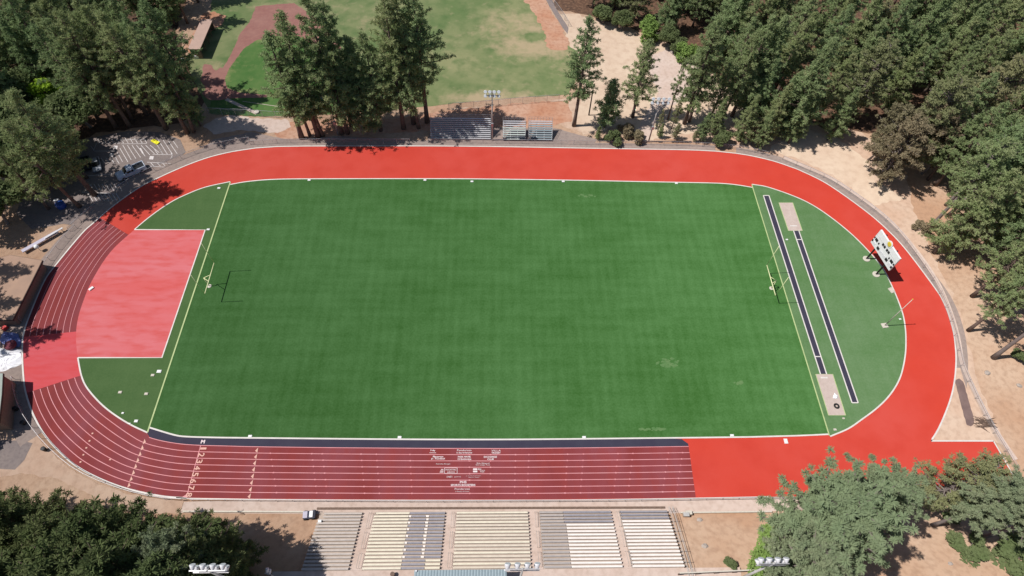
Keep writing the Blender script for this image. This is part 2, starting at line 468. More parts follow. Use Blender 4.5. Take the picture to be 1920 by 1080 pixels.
# ---- outlines measured on the photograph and laid on the ground
TOP_OUT = [(520, 275.2), (560, 274.6), (600, 274.3), (800, 274.2), (940, 275.5), (1080, 278), (1200, 280.0), (1292, 281.6), (1342, 284)]
RIGHT_OUT = [(1380, 288), (1410, 293), (1450, 302.5), (1480, 312.5), (1502, 321), (1545, 342), (1590, 372), (1635, 406), (1665, 433), (1690, 459), (1715, 490),
             (1752, 540), (1765, 560), (1777, 587), (1787, 622), (1791, 652), (1792, 680), (1789, 715), (1782, 747), (1770, 780), (1757, 808), (1745, 827)]
BOT_OUT = [(1440, 931.5), (1400, 932.5), (1200, 936), (1000, 938), (700, 938), (475, 936.5)]
LEFT_OUT = [(350, 934.5), (300, 930), (237, 916), (185, 896.5), (140, 871.5), (102, 837), (80, 809.5), (65, 782), (56, 760), (47.5, 730), (44, 700), (42.5, 665), (44, 630),
            (56, 592), (83, 529), (103.7, 499), (152.6, 440), (175, 419), (216, 384), (265, 350), (296, 334.5), (327.5, 320), (360, 306.5), (395, 294.5), (435, 285), (480, 278)]
D_RIGHT = [(1409.5, 346), (1440, 351.5), (1490, 369), (1527.5, 387.5), (1570, 417.5), (1610, 452.5), (1652.5, 500), (1672.5, 538), (1685, 568), (1693, 592), (1697, 617), (1698, 640),
           (1697, 664), (1692.5, 690), (1686, 711), (1675, 731), (1660, 750), (1640, 768.5), (1615, 787), (1590, 804), (1556, 818.5)]
D_LEFT = [(432, 341), (385, 351.5), (350, 365), (320, 380), (285, 404), (252.5, 431), (207.5, 473), (172.5, 527.5), (152.5, 577), (145, 607), (143, 630), (144, 652), (147, 674), (153, 704),
          (162, 725), (180, 747.5), (200, 766.5), (225, 784.5), (250, 799), (277, 811.5)]
F_TOP = [(432, 346.5), (455, 342.2), (480, 339.2), (510, 337), (550, 336), (650, 335.6), (800, 335.5), (900, 336), (1080, 338.5), (1200, 341), (1270, 342.3), (1345, 344), (1380, 347), (1411, 352)]
F_BOT = [(1554, 814.5), (1500, 817), (1430, 819), (1380, 820), (1200, 822), (960, 824.3), (750, 824), (480, 821.5), (400, 820.6), (350, 819), (330, 816.5), (305, 809.5), (281, 802)]
W_topout, W_right, W_bot, W_left = catmull(GP(TOP_OUT), 3), catmull(GP(RIGHT_OUT), 5), catmull(GP(BOT_OUT), 3), catmull(GP(LEFT_OUT), 5)
W_dr, W_dl = catmull(GP(D_RIGHT), 5), catmull(GP(D_LEFT), 5)
W_ft, W_fb = catmull(GP(F_TOP), 5), catmull(GP(F_BOT), 5)
CHUTE = GP([(1745, 827), (1862, 827), (1880, 858), (1906, 905), (1912, 926)])
OUTER = W_left+W_topout+W_right+CHUTE[1:]+W_bot

def add_dry_patches(m, spots, dry):
    t = m.node_tree; N = t.nodes; L = t.links; b = N['Principled BSDF']
    src = b.inputs['Base Color'].links[0].from_socket
    ge = N.new('ShaderNodeNewGeometry')
    nz = N.new('ShaderNodeTexNoise'); nz.inputs['Scale'].default_value = 0.35; nz.inputs['Detail'].default_value = 6; nz.inputs['Roughness'].default_value = 0.65
    L.new(ge.outputs['Position'], nz.inputs['Vector'])
    tot = None
    for (px, py, rx, ry, amt) in spots:
        p = G(px, py)
        sb = N.new('ShaderNodeVectorMath'); sb.operation = 'SUBTRACT'; sb.inputs[1].default_value = (p.x, p.y, 0.02)
        L.new(ge.outputs['Position'], sb.inputs[0])
        dv = N.new('ShaderNodeVectorMath'); dv.operation = 'DIVIDE'; dv.inputs[1].default_value = (rx, ry, 1); L.new(sb.outputs[0], dv.inputs[0])
        ln = N.new('ShaderNodeVectorMath'); ln.operation = 'LENGTH'; L.new(dv.outputs[0], ln.inputs[0])
        mr = N.new('ShaderNodeMapRange'); mr.interpolation_type = 'SMOOTHSTEP'
        mr.inputs['From Min'].default_value = 1.25; mr.inputs['From Max'].default_value = 0.15; mr.inputs['To Max'].default_value = amt*0.72
        L.new(ln.outputs['Value'], mr.inputs['Value'])
        if tot is None: tot = mr.outputs[0]
        else:
            mm = N.new('ShaderNodeMath'); mm.operation = 'ADD'; L.new(tot, mm.inputs[0]); L.new(mr.outputs[0], mm.inputs[1]); tot = mm.outputs[0]
    ad = N.new('ShaderNodeMath'); ad.operation = 'MULTIPLY_ADD'; L.new(nz.outputs['Fac'], ad.inputs[0]); ad.inputs[1].default_value = 2.2; ad.inputs[2].default_value = -1.1
    mu = N.new('ShaderNodeMath'); mu.operation = 'ADD'; L.new(ad.outputs[0], mu.inputs[0]); L.new(tot, mu.inputs[1])
    cl = N.new('ShaderNodeMapRange'); cl.inputs['From Min'].default_value = 0.15; cl.inputs['From Max'].default_value = 1.0; cl.inputs['To Max'].default_value = 0.85; L.new(mu.outputs[0], cl.inputs['Value'])
    mx = N.new('ShaderNodeMix'); mx.data_type = 'RGBA'; L.new(cl.outputs[0], mx.inputs[0]); L.new(src, mx.inputs[6]); mx.inputs[7].default_value = (*dry, 1)
    L.new(mx.outputs[2], b.inputs['Base Color'])
add_dry_patches(MATS['park_grass'], [(945, 52, 9, 12, .8), (975, 92, 8, 6, .9), (1030, 92, 8, 5, 1.0), (1016, 62, 4, 6, .9), (1000, 42, 6, 7, .6), (1005, 70, 3.4, 3, -1.2), (1018, 36, 2.5, 6, -.9), (885, 188, 9, 4, 1.0), (935, 184, 8, 4, .7), (985, 180, 6, 3, .7), (1050, 120, 4, 8, .5), (470, 66, 4, 8, .5), (560, 10, 16, 8, .5), (700, 40, 8, 14, .3), (390, 130, 5, 5, .6)], alb((206, 184, 150)))
add_dry_patches(MATS['lush_grass'], [(420, 150, 2, 5, .7), (455, 172, 6, 2, .7), (500, 72, 10, 3, .7), (440, 108, 1.5, 8, .6), (425, 205, 6, 2, .4)], alb((186, 176, 124)))

# ---- unpaved zones and the ball field
sheet('dirt_lot', GP([(1098, 250), (1040, 232), (850, 222), (845, 205), (960, 196), (1062, 186), (1100, 176), (1088, 140), (1110, 60), (1330, 60), (1480, 190), (1620, 250), (1700, 330),
    (1720, 420), (1790, 560), (1830, 700), (1880, 830), (1800, 800), (1792, 640), (1740, 500), (1640, 392), (1540, 325), (1440, 286), (1300, 264)]), 0.010, 'tan_dirt', 0.5, 1.2, 3)
sheet('dirt_bank', GP([(520, 262), (505, 235), (560, 225), (700, 228), (850, 206), (960, 195), (1066, 188), (1075, 225), (1030, 240), (930, 238), (800, 245), (640, 254)]), 0.014, 'orange_dirt', 0.35, 0.8, 4)
sheet('sandy_lot', GP([(1047, 27), (1085, 27), (1120, 41), (1160, 53), (1200, 69), (1240, 83), (1290, 106), (1318, 122), (1345, 150), (1385, 172), (1420, 190), (1425, 215), (1385, 235),
    (1300, 248), (1215, 262), (1150, 240), (1095, 252), (1072, 225), (1098, 180), (1088, 140), (1068, 90), (1058, 50)]), 0.018, 'sand_lot', 0.5, 1.0, 5)
sheet('sandy_lot_strip', GP([(1500, 240), (1560, 252), (1625, 300), (1640, 340), (1700, 372), (1640, 384), (1560, 328), (1500, 300), (1440, 280)]), 0.018, 'sand_lot', 0.4, 1.0, 6)
sheet('lot_paving', GP([(1205, 110), (1250, 92), (1310, 120), (1330, 150), (1290, 185), (1240, 205), (1222, 240), (1215, 262), (1190, 262), (1205, 220), (1236, 175)]), 0.024, 'concrete', 0.3, 0.8, 7)
sheet('ball_field', GP([(375, 70), (395, 20), (400, -60), (1000, -60), (1000, 0), (1030, 30), (1040, 70), (1080, 95), (1090, 130), (1064, 178), (960, 184), (850, 194), (760, 204), (640, 214), (490, 219), (395, 214), (372, 170), (350, 120)]), 0.020, 'park_grass', 0.15, 0.8, 8)
sheet('ball_field_corner', GP([(392, 212), (396, 190), (440, 182), (520, 182), (640, 185), (640, 213), (490, 218)]), 0.028, 'lush_grass', 0.1, 0.8, 9)
sheet('ball_field_infield', GP([(420, 150), (428, 128), (455, 92), (480, 75), (510, 68), (560, 64), (620, 75), (640, 110), (600, 160), (520, 178), (450, 174), (424, 164)]), 0.028, 'lush_grass', 0.12, 0.6, 10)
sheet('base_path', GP([(378, 176), (392, 163), (412, 140), (440, 88), (452, 60), (468, 42), (480, 12), (520, 8), (552, 6), (600, 40), (640, 90), (610, 100), (560, 68), (510, 68), (480, 76), (456, 92),
    (430, 128), (421, 150), (426, 165), (450, 174), (500, 178), (500, 183), (440, 184), (414, 188), (390, 187)]), 0.034, 'infield_dirt', 0.12, 0.6, 11)
sheet('dugout_apron', GP([(345, 90), (362, 62), (380, 25), (400, 22), (425, 30), (415, 48), (392, 60), (372, 100), (360, 104)]), 0.034, 'orange_dirt', 0.2, 0.6, 12)
sheet('path_spur', GP([(383, 120), (395, 122), (404, 132), (416, 126), (420, 132), (408, 148), (398, 160), (388, 168), (376, 150)]), 0.036, 'infield_dirt', 0.2, 0.6, 13)
sheet('warning_track', GP([(972, -30), (1004, -30), (1022, 2), (1046, 42), (1062, 68), (1066, 84), (1060, 96), (1044, 96), (1024, 88), (1022, 62), (1010, 42), (998, 18), (984, 2)]), 0.034, 'orange_dirt', 0.5, 0.8, 15)
sheet('service_road', GP([(1008, -30), (1024, -30), (1040, 12), (1066, 52), (1064, 64), (1052, 48), (1030, 12)]), 0.040, 'asphalt', 0.05, 0.8, 17)
sheet('west_path', GP([(380, 236), (405, 222), (430, 216), (480, 222), (540, 224), (545, 238), (520, 250), (450, 244), (400, 252)]), 0.022, 'concrete', 0.25, 0.7, 18)
sheet('leaf_litter', GP([(-120, 260), (60, 300), (180, 250), (340, 232), (385, 190), (350, 110), (330, 60), (360, -40), (-120, -40)]), 0.012, 'mulch', 0.5, 1.5, 19)
sheet('wood_litter', GP([(1040, 20), (1080, 24), (1130, 38), (1210, 62), (1300, 104), (1370, 165), (1440, 185), (1540, 238), (1640, 250), (1760, 260), (1990, 350), (1990, -80), (1040, -60)]), 0.012, 'mulch', 0.5, 1.5, 20)

FL = Lines()
FL.add(GP([(424, 186), (450, 198), (482, 213)]), 0.9, 0.037)
FL.add(GP([(398, 203), (456, 208)]), 0.14, 0.039); FL.add(GP([(455, 190), (530, 201)]), 0.14, 0.039)
FL.build('foul_lines', 'pit_sand')

# ---- paving round the track
sheet('car_park', GP([(118, 420), (60, 430), (30, 400), (60, 330), (110, 290), (170, 258), (240, 246), (300, 248), (338, 262), (348, 285), (322, 312), (280, 340), (236, 368), (205, 392), (160, 425)]), 0.040, 'asphalt', 0.05, 1.0, 21)
def offset(P, d):
    out = []
    for i in range(len(P)):
        a, b = P[max(0, i-1)], P[min(len(P)-1, i+1)]
        t = (b-a).normalized(); out.append(P[i]+Vector((-t.y, t.x, 0))*d)
    return out
def band(name, P, d0, d1, z, material):
    A, B = offset(P, d0), offset(P, d1); n = len(P)
    vs = [(p.x, p.y, z) for p in A]+[(p.x, p.y, z) for p in B]
    o = mesh_from(name, vs, [(i, i+1, n+i+1, n+i) for i in range(n-1)], MATS[material])
    if sum(p.normal.z for p in o.data.polygons) < 0: o.data.flip_normals()
    o['kind'] = 'structure'; return o
i_cut = 30
band('track_apron', W_left[i_cut:], -0.1, 3.6, 0.046, 'worn_asphalt')
sheet('stand_forecourt', GP([(330, 319), (400, 262), (470, 248), (540, 262), (640, 255), (800, 266), (805, 250), (935, 240), (1040, 240), (1090, 254), (1120, 262), (1105, 279), (940, 276), (600, 275), (480, 279), (395, 295)]), 0.038, 'worn_asphalt', 0.12, 0.8, 22)
band('north_apron', W_topout, -0.1, 1.9, 0.046, 'worn_asphalt')
band('east_apron', W_right, -0.1, 2.1, 0.044, 'worn_asphalt')
GUT = GP([(1470, 296), (1510, 313), (1560, 335), (1610, 368), (1655, 402), (1690, 436), (1725, 479), (1757, 528), (1780, 580), (1795, 630), (1804, 680), (1822, 722), (1846, 770), (1872, 815), (1904, 862)])
W_gut = catmull(GUT, 4)
band('concrete_gutter', W_gut, -0.45, 0.45, 0.048, 'concrete')
sheet('south_walkway', GP([(338, 962), (345, 941), (475, 937), (700, 939), (1000, 939), (1440, 932), (1560, 930), (1640, 930), (1640, 950), (1460, 958), (1285, 962), (1100, 966), (760, 968), (580, 964)]), 0.050, 'concrete')
sheet('south_west_path', GP([(30, 760), (60, 800), (85, 835), (130, 880), (180, 905), (240, 926), (345, 940), (338, 964), (250, 960), (180, 930), (100, 896), (40, 888), (-30, 900), (-60, 800)]), 0.030, 'tan_dirt', 0.15, 0.7, 23)
sheet('south_west_paving', GP([(-40, 826), (0, 826), (38, 826), (61, 831), (46, 862), (28, 881), (-10, 878), (-60, 880)]), 0.042, 'asphalt', 0.04, 0.8, 24)
sheet('jump_corner', GP([(1745, 827), (1757, 808), (1770, 780), (1782, 747), (1789, 715), (1792, 690), (1800, 690), (1812, 730), (1836, 780), (1862, 827)]), 0.052, 'tan_dirt')
sheet('take_off_strip', GP([(1790, 714), (1798, 710), (1806, 716), (1810, 730), (1825, 783), (1826, 794), (1820, 800), (1812, 797), (1800, 755)]), 0.060, 'rock_dirt', 0.06, 0.5, 25)

# ---- the track
sheet('running_track', OUTER, 0.062, 'red_track')
C0 = Vector((-46.5, 64.2, 0))
def polar(P):
    a = [math.degrees(math.atan2(p.y-C0.y, p.x-C0.x)) % 360 for p in P]   # 90 top, 180 left, 270 bottom
    r = [math.hypot(p.x-C0.x, p.y-C0.y) for p in P]
    o = np.argsort(a); return np.array(a)[o], np.array(r)[o]
LANE_IN = catmull(GP([(285, 404), (252.5, 431), (207.5, 473), (172.5, 527.5), (152.5, 577), (145, 607), (143, 630), (144, 652), (147, 674), (153, 704), (162, 725), (180, 747.5), (200, 766.5),
                      (225, 785), (250, 803), (277.5, 819.5), (320, 830), (370, 835), (475, 838)]), 5)
IA, IR = polar(LANE_IN)
OA, OR = polar(W_left+[G(475, 936.5)])
BI = sorted([(p.x, p.y) for p in GP([(370, 835), (475, 838), (620, 839.7), (800, 841), (960, 841.3), (1100, 840), (1200, 838.7), (1291, 837.3), (1340, 836.5)])])
BO = sorted([(p.x, p.y) for p in GP([(350, 934.5), (475, 936.5), (700, 938), (1000, 938), (1200, 936), (1400, 932.5)])])
def lane_pt_curve(a, f):
    r = np.interp(a, IA, IR)*(1-f)+np.interp(a, OA, OR)*f
    return Vector((C0.x+r*math.cos(R(a)), C0.y+r*math.sin(R(a)), 0))
def lane_pt_straight(x, f):
    yi = np.interp(x, [p[0] for p in BI], [p[1] for p in BI]); yo = np.interp(x, [p[0] for p in BO], [p[1] for p in BO])
    return Vector((x, yi*(1-f)+yo*f, 0))
def ang(px): p = G(*px); return math.degrees(math.atan2(p.y-C0.y, p.x-C0.x)) % 360
cutA_o, cutA_i = ang((189, 409)), ang((240, 440))
cutB_o, cutB_i = ang((44, 632)), ang((143, 622))
cutC_o, cutC_i = ang((48, 738)), ang((153, 704))
endx_i, endx_o = G(1291, 837.5).x, G(1304, 931).x
def lane_upper(f):
    a0 = cutA_o*f+cutA_i*(1-f); a1 = cutB_o*f+cutB_i*(1-f)
    return [lane_pt_curve(a0+(a1-a0)*i/24, f) for i in range(25)]
def lane_lower(f):
    a0 = cutC_o*f+cutC_i*(1-f)
    P = [lane_pt_curve(a0+(268-a0)*i/36, f) for i in range(37)]
    x0 = C0.x+2.0; x1 = endx_i*(1-f)+endx_o*f
    return P+[lane_pt_straight(x0+(x1-x0)*i/20, f) for i in range(21)]
sheet('worn_track_bend', lane_upper(0.0)+lane_upper(0.985)[::-1], 0.070, 'maroon_track')
sheet('worn_track', lane_lower(0.0)+lane_lower(0.985)[::-1], 0.070, 'maroon_track')
sheet('worn_track_tip', GP([(200, 767), (225, 785), (250, 799.5), (277, 812), (279, 823), (250, 810), (225, 793), (200, 776)]), 0.0685, 'maroon_track')
ba0 = [cutB_i+(cutC_i-cutB_i)*i/10 for i in range(11)]; ba1 = [cutB_o+(cutC_o-cutB_o)*i/10 for i in range(11)]
sheet('primed_patch', [lane_pt_curve(a, 0) for a in ba0]+[lane_pt_curve(a, 0.985) for a in ba1][::-1], 0.070, 'coral')
NAVY_LO = lane_lower(0.0)
navy_top = W_fb[::-1]
navy_end = G(1278, 823).x
sheet('navy_band', [p for p in navy_top if p.x < navy_end]+GP([(1278, 823.5), (1284, 828), (1290, 832), (1291, 837)])+[p for p in NAVY_LO if p.x > G(277, 815).x][::-1]+GP([(277, 813)]), 0.074, 'navy_track')

# ---- turf
sheet('playing_field', W_ft+W_fb, 0.082, 'turf')
sheet('west_turf', GP([(432, 342), (400, 440), (330, 650), (277, 811.5)])+W_dl[::-1][1:], 0.078, 'end_turf')
sheet('east_turf', W_dr+GP([(1556, 818.5), (1554, 817), (1470, 545), (1409.5, 346)])[1:], 0.078, 'east_turf')
jump_in = [p for p in W_dl if G(252.5, 431).y >= p.y >= G(147, 671).y]
sheet('high_jump_apron', [G(252.5, 431)]+jump_in+GP([(147, 671), (304, 671), (385, 431.5)]), 0.086, 'salmon')
mat('worn_turf', alb((114, 148, 94)), alb((96, 140, 82)), 0.9, 0.95, drough=0.6)
WT = Lines(); rw_ = random.Random(14)
for (px, py, a, b, n) in [(1253, 681, 22, 9, 44), (1224, 805, 24, 3, 26), (1384, 718, 10, 3, 14), (1100, 368, 16, 3, 14)]:
    for k in range(n):
        t = rw_.uniform(0, 6.283); q = math.sqrt(rw_.random()); p = G(px+a*q*math.cos(t), py+b*q*math.sin(t)); r_ = rw_.uniform(0.08, 0.30)
        WT.poly([p+Vector((r_*1.5*math.cos(u)*rw_.uniform(.6, 1.2), r_*math.sin(u)*rw_.uniform(.6, 1.2), 0)) for u in [v*0.785 for v in range(8)]], 0.0900+0.00004*k)
WT.build('worn_turf_specks', 'worn_turf')

# ---- runways and sand pits at the east end
def line_px(p, q, w, L_, z=0.104): L_.add([G(*p), G(*q)], w, z)
ED = Lines()
RUN1 = [(1431, 367), (1441.5, 367), (1549.5, 702), (1538, 702)]
RUN2 = [(1487.5, 433), (1497.5, 433), (1608.5, 755.5), (1597, 755.5)]
sheet('jump_runway', GP(RUN1), 0.092, 'navy_track')
sheet('jump_runway_east', GP(RUN2), 0.092, 'navy_track')
sheet('sand_pit_north', GP([(1460, 380.5), (1486, 380.5), (1504, 433), (1478, 433)]), 0.094, 'pit_sand')
sheet('sand_pit_south', GP([(1529, 702), (1561, 702), (1585, 779), (1553, 779)]), 0.094, 'pit_sand')
RL = Lines()
for q in (RUN1, RUN2):
    RL.add([G(*q[0]), G(*q[3])], 0.22, 0.104); RL.add([G(*q[1]), G(*q[2])], 0.22, 0.104)
RL.add(GP([RUN1[0], RUN1[1]]), 0.2, 0.105); RL.add(GP([RUN2[2], RUN2[3]]), 0.2, 0.105)
RL.add(GP([(1528, 669), (1540, 669)]), 0.2, 0.105); RL.add(GP([(1492, 449.6), (1502, 449.6)]), 0.2, 0.105)
for (a, b) in (((1481, 424), (1494, 424)), ((1538.5, 708.5), (1551.5, 708.5))): RL.add(GP([a, b]), 0.3, 0.108)
RL.build('runway_lines', 'line_white')
PE = Lines()
for q in ([(1460, 380.5), (1486, 380.5), (1504, 433), (1478, 433)], [(1529, 702), (1561, 702), (1585, 779), (1553, 779)]):
    PE.add(GP(q), 0.16, 0.100, True)
PE.build('pit_border', 'line_yellow')

# ---- painted lines
WL = Lines()
WL.add(W_left+W_topout+W_right+[CHUTE[1]], 0.26, 0.106)
WL.add(CHUTE[1:], 0.22, 0.106)
WL.add(W_bot+W_left[:3], 0.14, 0.106)
WL.add(W_ft, 0.24, 0.106); WL.add(W_dr, 0.24, 0.1065); WL.add(W_fb, 0.26, 0.106)
WL.add(W_dl[:26], 0.22, 0.1065); WL.add([G(146.5, 671)]+[p for p in W_dl if p.y < G(147, 671).y], 0.24, 0.1065)
WL.add(GP([(252.5, 431), (385, 431.5), (304, 671), (146.5, 671)]), 0.24, 0.107)
WL.build('boundary_lines', 'line_white')
YL = Lines()
YL.add(GP([(432, 342), (277, 811)]), 0.24, 0.110); YL.add(GP([(1409.5, 346), (1411, 352), (1554.5, 817)]), 0.22, 0.110)
YL.build('end_lines', 'line_yellow')
LL = Lines()
for k in range(0, 8):
    f = k/8
    if k > 0: LL.add(lane_upper(f), 0.085, 0.100)
    LL.add([p for p in lane_lower(f) if k > 0 or p.x > G(277, 815).x], 0.11, 0.100)
x1 = [lane_pt_straight(G(376, 838).x, 0), lane_pt_straight(G(350.5, 931).x, 0.99)]
LL.add(x1, 0.13, 0.102)
LL.poly([lane_pt_straight(G(351, 931).x, 0.99), lane_pt_straight(G(340, 931).x, 0.99), lane_pt_straight(G(350, 929).x, 0.93)], 0.103)
rnd = random.Random(5)
for k in range(1, 8):                                       # small exchange and hurdle ticks along the lanes
    for px in (505, 583, 603, 676, 705, 768, 880, 920, 967, 992, 1065, 1095, 1160, 1188, 1255, 1282):
        x = G(px+k*1.5*(900-px)/300, 840+k*12).x
        if x < endx_i-0.5:
            p = lane_pt_straight(x, k/8); LL.poly([p+Vector((-.12, -.10, 0)), p+Vector((.12, -.10, 0)), p+Vector((.12, .10, 0)), p+Vector((-.12, .10, 0))], 0.103)
LL.build('lane_lines', 'line_pink')
TR = Lines()
for k in range(8):                                          # rows of exchange triangles
    f0, f1 = (k+0.12)/8, (k+0.92)/8
    xa = G(484-4, 838).x
    a, b = lane_pt_straight(G(484-k*1.9, 842+k*12).x, f0), lane_pt_straight(G(482.6-k*1.9, 850+k*12).x, f1)
    mid = (a+b)/2+Vector((-0.42, -0.12, 0)); TR.poly([a, b, mid], 0.104)
    p0 = G(272-k*4.15, 824+k*11.6); p1 = G(268.8-k*4.15, 833+k*11.6)
    TR.poly([p0, p1, (p0+p1)/2+Vector((0.36, -0.1, 0))], 0.104); TR.add([p0, p1], 0.1, 0.105)
for (px, py) in [(174, 813), (168.5, 827), (162.5, 840), (157, 853), (151.5, 866.5), (207, 862)]:
    p = G(px, py); TR.poly([p+Vector((-.14, -.12, 0)), p+Vector((.14, -.12, 0)), p+Vector((.14, .12, 0)), p+Vector((-.14, .12, 0))], 0.105)
TR.build('exchange_marks', 'number_cream')

def text_geo(s, size, loc, rz, z, wide=1.0, bold=0.0):
    cu = bpy.data.curves.new('lettering', 'FONT'); cu.body = s; cu.size = 1.0
    cu.align_x = 'CENTER'; cu.align_y = 'CENTER'; cu.resolution_u = 3; cu.offset = bold
    o = bpy.data.objects.new('lettering', cu); C.objects.link(o)
    bpy.context.view_layer.update()
    me = bpy.data.meshes.new_from_object(o.evaluated_get(bpy.context.evaluated_depsgraph_get()))
    xs = [v.co.x for v in me.vertices] or [0]; ys = [v.co.y for v in me.vertices] or [0]
    cx, cy = (max(xs)+min(xs))/2, (max(ys)+min(ys))/2
    w0, h0 = max(xs)-min(xs), max(ys)-min(ys)
    sy = size/h0; sx = (wide/w0) if wide > 0 else sy*(-wide)
    M = Matrix.Rotation(rz, 3, 'Z')
    vs = []
    for v in me.vertices:
        q = M@Vector(((v.co.x-cx)*sx, (v.co.y-cy)*sy, 0)); vs.append((loc.x+q.x, loc.y+q.y, z))
    fs = [tuple(p.vertices) for p in me.polygons]
    bpy.data.objects.remove(o, do_unlink=True); bpy.data.curves.remove(cu); bpy.data.meshes.remove(me)
    return vs, fs
class Letters(Lines):
    def text(s, txt, px, py, hpx, wpx, bold=0.03):
        p = G(px, py); h = (G(px, py-hpx/2)-G(px, py+hpx/2)).length; w = (G(px+wpx/2, py)-G(px-wpx/2, py)).length
        vs, fs = text_geo(txt, h, p, 0.0, 0.108, w, bold); n = len(s.v)
        s.v += [Vector(v) for v in vs]; s.f += [tuple(i+n for i in f) for f in fs]
    def rect(s, px, py, w, h):
        s.poly(GP([(px-w/2, py+h/2), (px+w/2, py+h/2), (px+w/2, py-h/2), (px-w/2, py-h/2)]), 0.108)
NB = Lines()
for k in range(8):
    f = (k+0.5)/8
    px = 381-k*3.75; c = lane_pt_straight(G(px-0.5, 846+k*12).x, f)
    vs, fs = text_geo(str(k+1), 0.98, c, R(-90), 0.108, 0.34 if k == 0 else 0.66, 0.02); n = len(NB.v)
    NB.v += [Vector(v) for v in vs]; NB.f += [tuple(i+n for i in fx) for fx in fs]
NB.build('lane_numbers', 'number_cream')
LT = Letters()
LT.text('PHS', 868.5, 904.3, 4.6, 12.5, 0.03); LT.text('SPORTS BOOSTERS', 868.3, 909.8, 3.8, 46, 0.03)
LT.text('EXCHANGE', 919.5, 857, 3.4, 24.5); LT.text('CLUB', 919.8, 861.4, 3.2, 12)
LT.text('VILLA', 930.2, 845.3, 3.2, 17.5, 0.005); LT.text('TRANSIT', 930, 849.5, 3.0, 17)
LT.text('Placerton', 821.5, 856.6, 3.4, 19.5); LT.text('Jr. Football', 821.2, 860.8, 3.4, 26)
LT.text('F-Ay', 811.7, 845.2, 4.0, 9); LT.rect(811.5, 849.4, 12.5, 0.8)
LT.text('Pondorosa', 870.6, 844.6, 3.4, 27, 0.005); LT.text('R. Baty Ed Electrical', 870.7, 849.6, 3.2, 29)
LT.text('PARK MAVIK', 870.8, 856.8, 3.2, 24.5); LT.text('Orthodontics', 870.8, 861.0, 3.2, 25.5)
LT.text('Favorite Burger', 831.3, 870.4, 2.8, 27, 0.0)
LT.text('Rick Howard', 905.8, 869.0, 2.8, 23.5, 0.0); LT.text('Elks Lodge Tour', 905.8, 872.4, 2.6, 27, 0.0)
LT.text('MOUNTAIN', 845.3, 881.2, 2.6, 19.5, 0.01); LT.text('ARCH', 845.3, 885.6, 2.6, 14, 0.01)
for (x, y, w, h) in ((845.4, 877.6, 24, .7), (845.4, 888.2, 24, .7), (833.6, 882.9, .8, 10.6), (857.2, 882.9, .8, 10.6)): LT.rect(x, y, w, h)
for (x, y, w) in ((829.2, 880.5, 4.5), (828.6, 883.4, 6), (828, 885.6, 6.8)): LT.rect(x, y, w, 1.2)
LT.rect(891, 880.2, 8, 3.2); LT.rect(891, 884.4, 8, 3.0)
LT.text('BIG', 899.5, 880, 2.6, 6, 0.02); LT.text('Gulch', 904.5, 882.4, 2.2, 10, 0.0); LT.text('Net', 904.5, 885, 2.2, 7, 0.01)
LT.text("DABE'S", 843, 894.2, 3.4, 10.5, 0.0); LT.text('general', 858, 894.4, 2.0, 12, 0.0)
LT.text('corner farm bureau supply', 887.6, 892.6, 1.5, 28, 0.0); LT.text('auburn valley', 888.5, 895.4, 1.5, 20, 0.0)
LT.text('Ponderosa', 866.8, 917.0, 3.6, 28, 0.0); LT.text('In Memory of Coach', 866.7, 922.2, 2.2, 26, 0.0)
LT.text('M', 381, 828.5, 6.5, 7.5, 0.05)
LT.build('track_lettering', 'letter_white')

# ---- car park markings
CPL = Lines()
def cp(x, y): return G(140+x/8, 250+y/8)
def cpl(segs, w=0.11):
    for (a, b) in segs: CPL.add([cp(*a), cp(*b)], w, 0.056)
cpl([((650, 105), (1095, 90)), ((290, 268), (615, 268)), ((330, 150), (680, 150)), ((240, 190), (290, 250)), ((330, 150), (285, 262)), ((1090, 435), (1440, 455)), ((1060, 490), (1350, 508)),
     ((1240, 445), (1290, 497)), ((1320, 450), (1360, 492)), ((1140, 440), (1185, 490)), ((1170, 320), (1470, 322)), ((1445, 300), (1470, 330)), ((1470, 322), (1440, 385)),
     ((700, 160), (1080, 158))])
for i in range(11): x = 340+i*70; cpl([((x, 75), (x+45, 150))])
for i in range(7): x = 725+i*68; cpl([((x, 180), (x+125+i*2, 400-i*18))])
cpl([((680, 225), (800, 430)), ((640, 285), (720, 430)), ((610, 350), (650, 420)), ((1180, 85), (1330, 320)), ((1255, 100), (1395, 320)), ((1330, 105), (1470, 320)), ((1410, 120), (1540, 310)), ((1480, 120), (1550, 218)),
     ((1270, 230), (1325, 320)), ((1190, 230), (1250, 315))])
for i in range(8): x = 110+i*72; cpl([((x, 370), (x+55, 455))])
for i in range(8): x = 200+i*60; cpl([((x, 900), (x+75, 1020))])
for i in range(8): x = 230+i*60; cpl([((x, 760), (x+60, 860))])
cpl([((110, 885), (600, 905)), ((120, 880), (260, 760)), ((200, 640), (560, 610)), ((20, 470), (90, 640))])
for (x, y) in ((612, 213), (553, 328), (1153, 370)):
    CPL.poly([cp(x-35, y+22), cp(x+25, y+26), cp(x+38, y-24), cp(x-22, y-26)], 0.057)
CPL.poly([cp(975, 225), cp(995, 222), cp(1035, 300), cp(1015, 305)], 0.057)
CPL.build('car_park_lines', 'park_line')

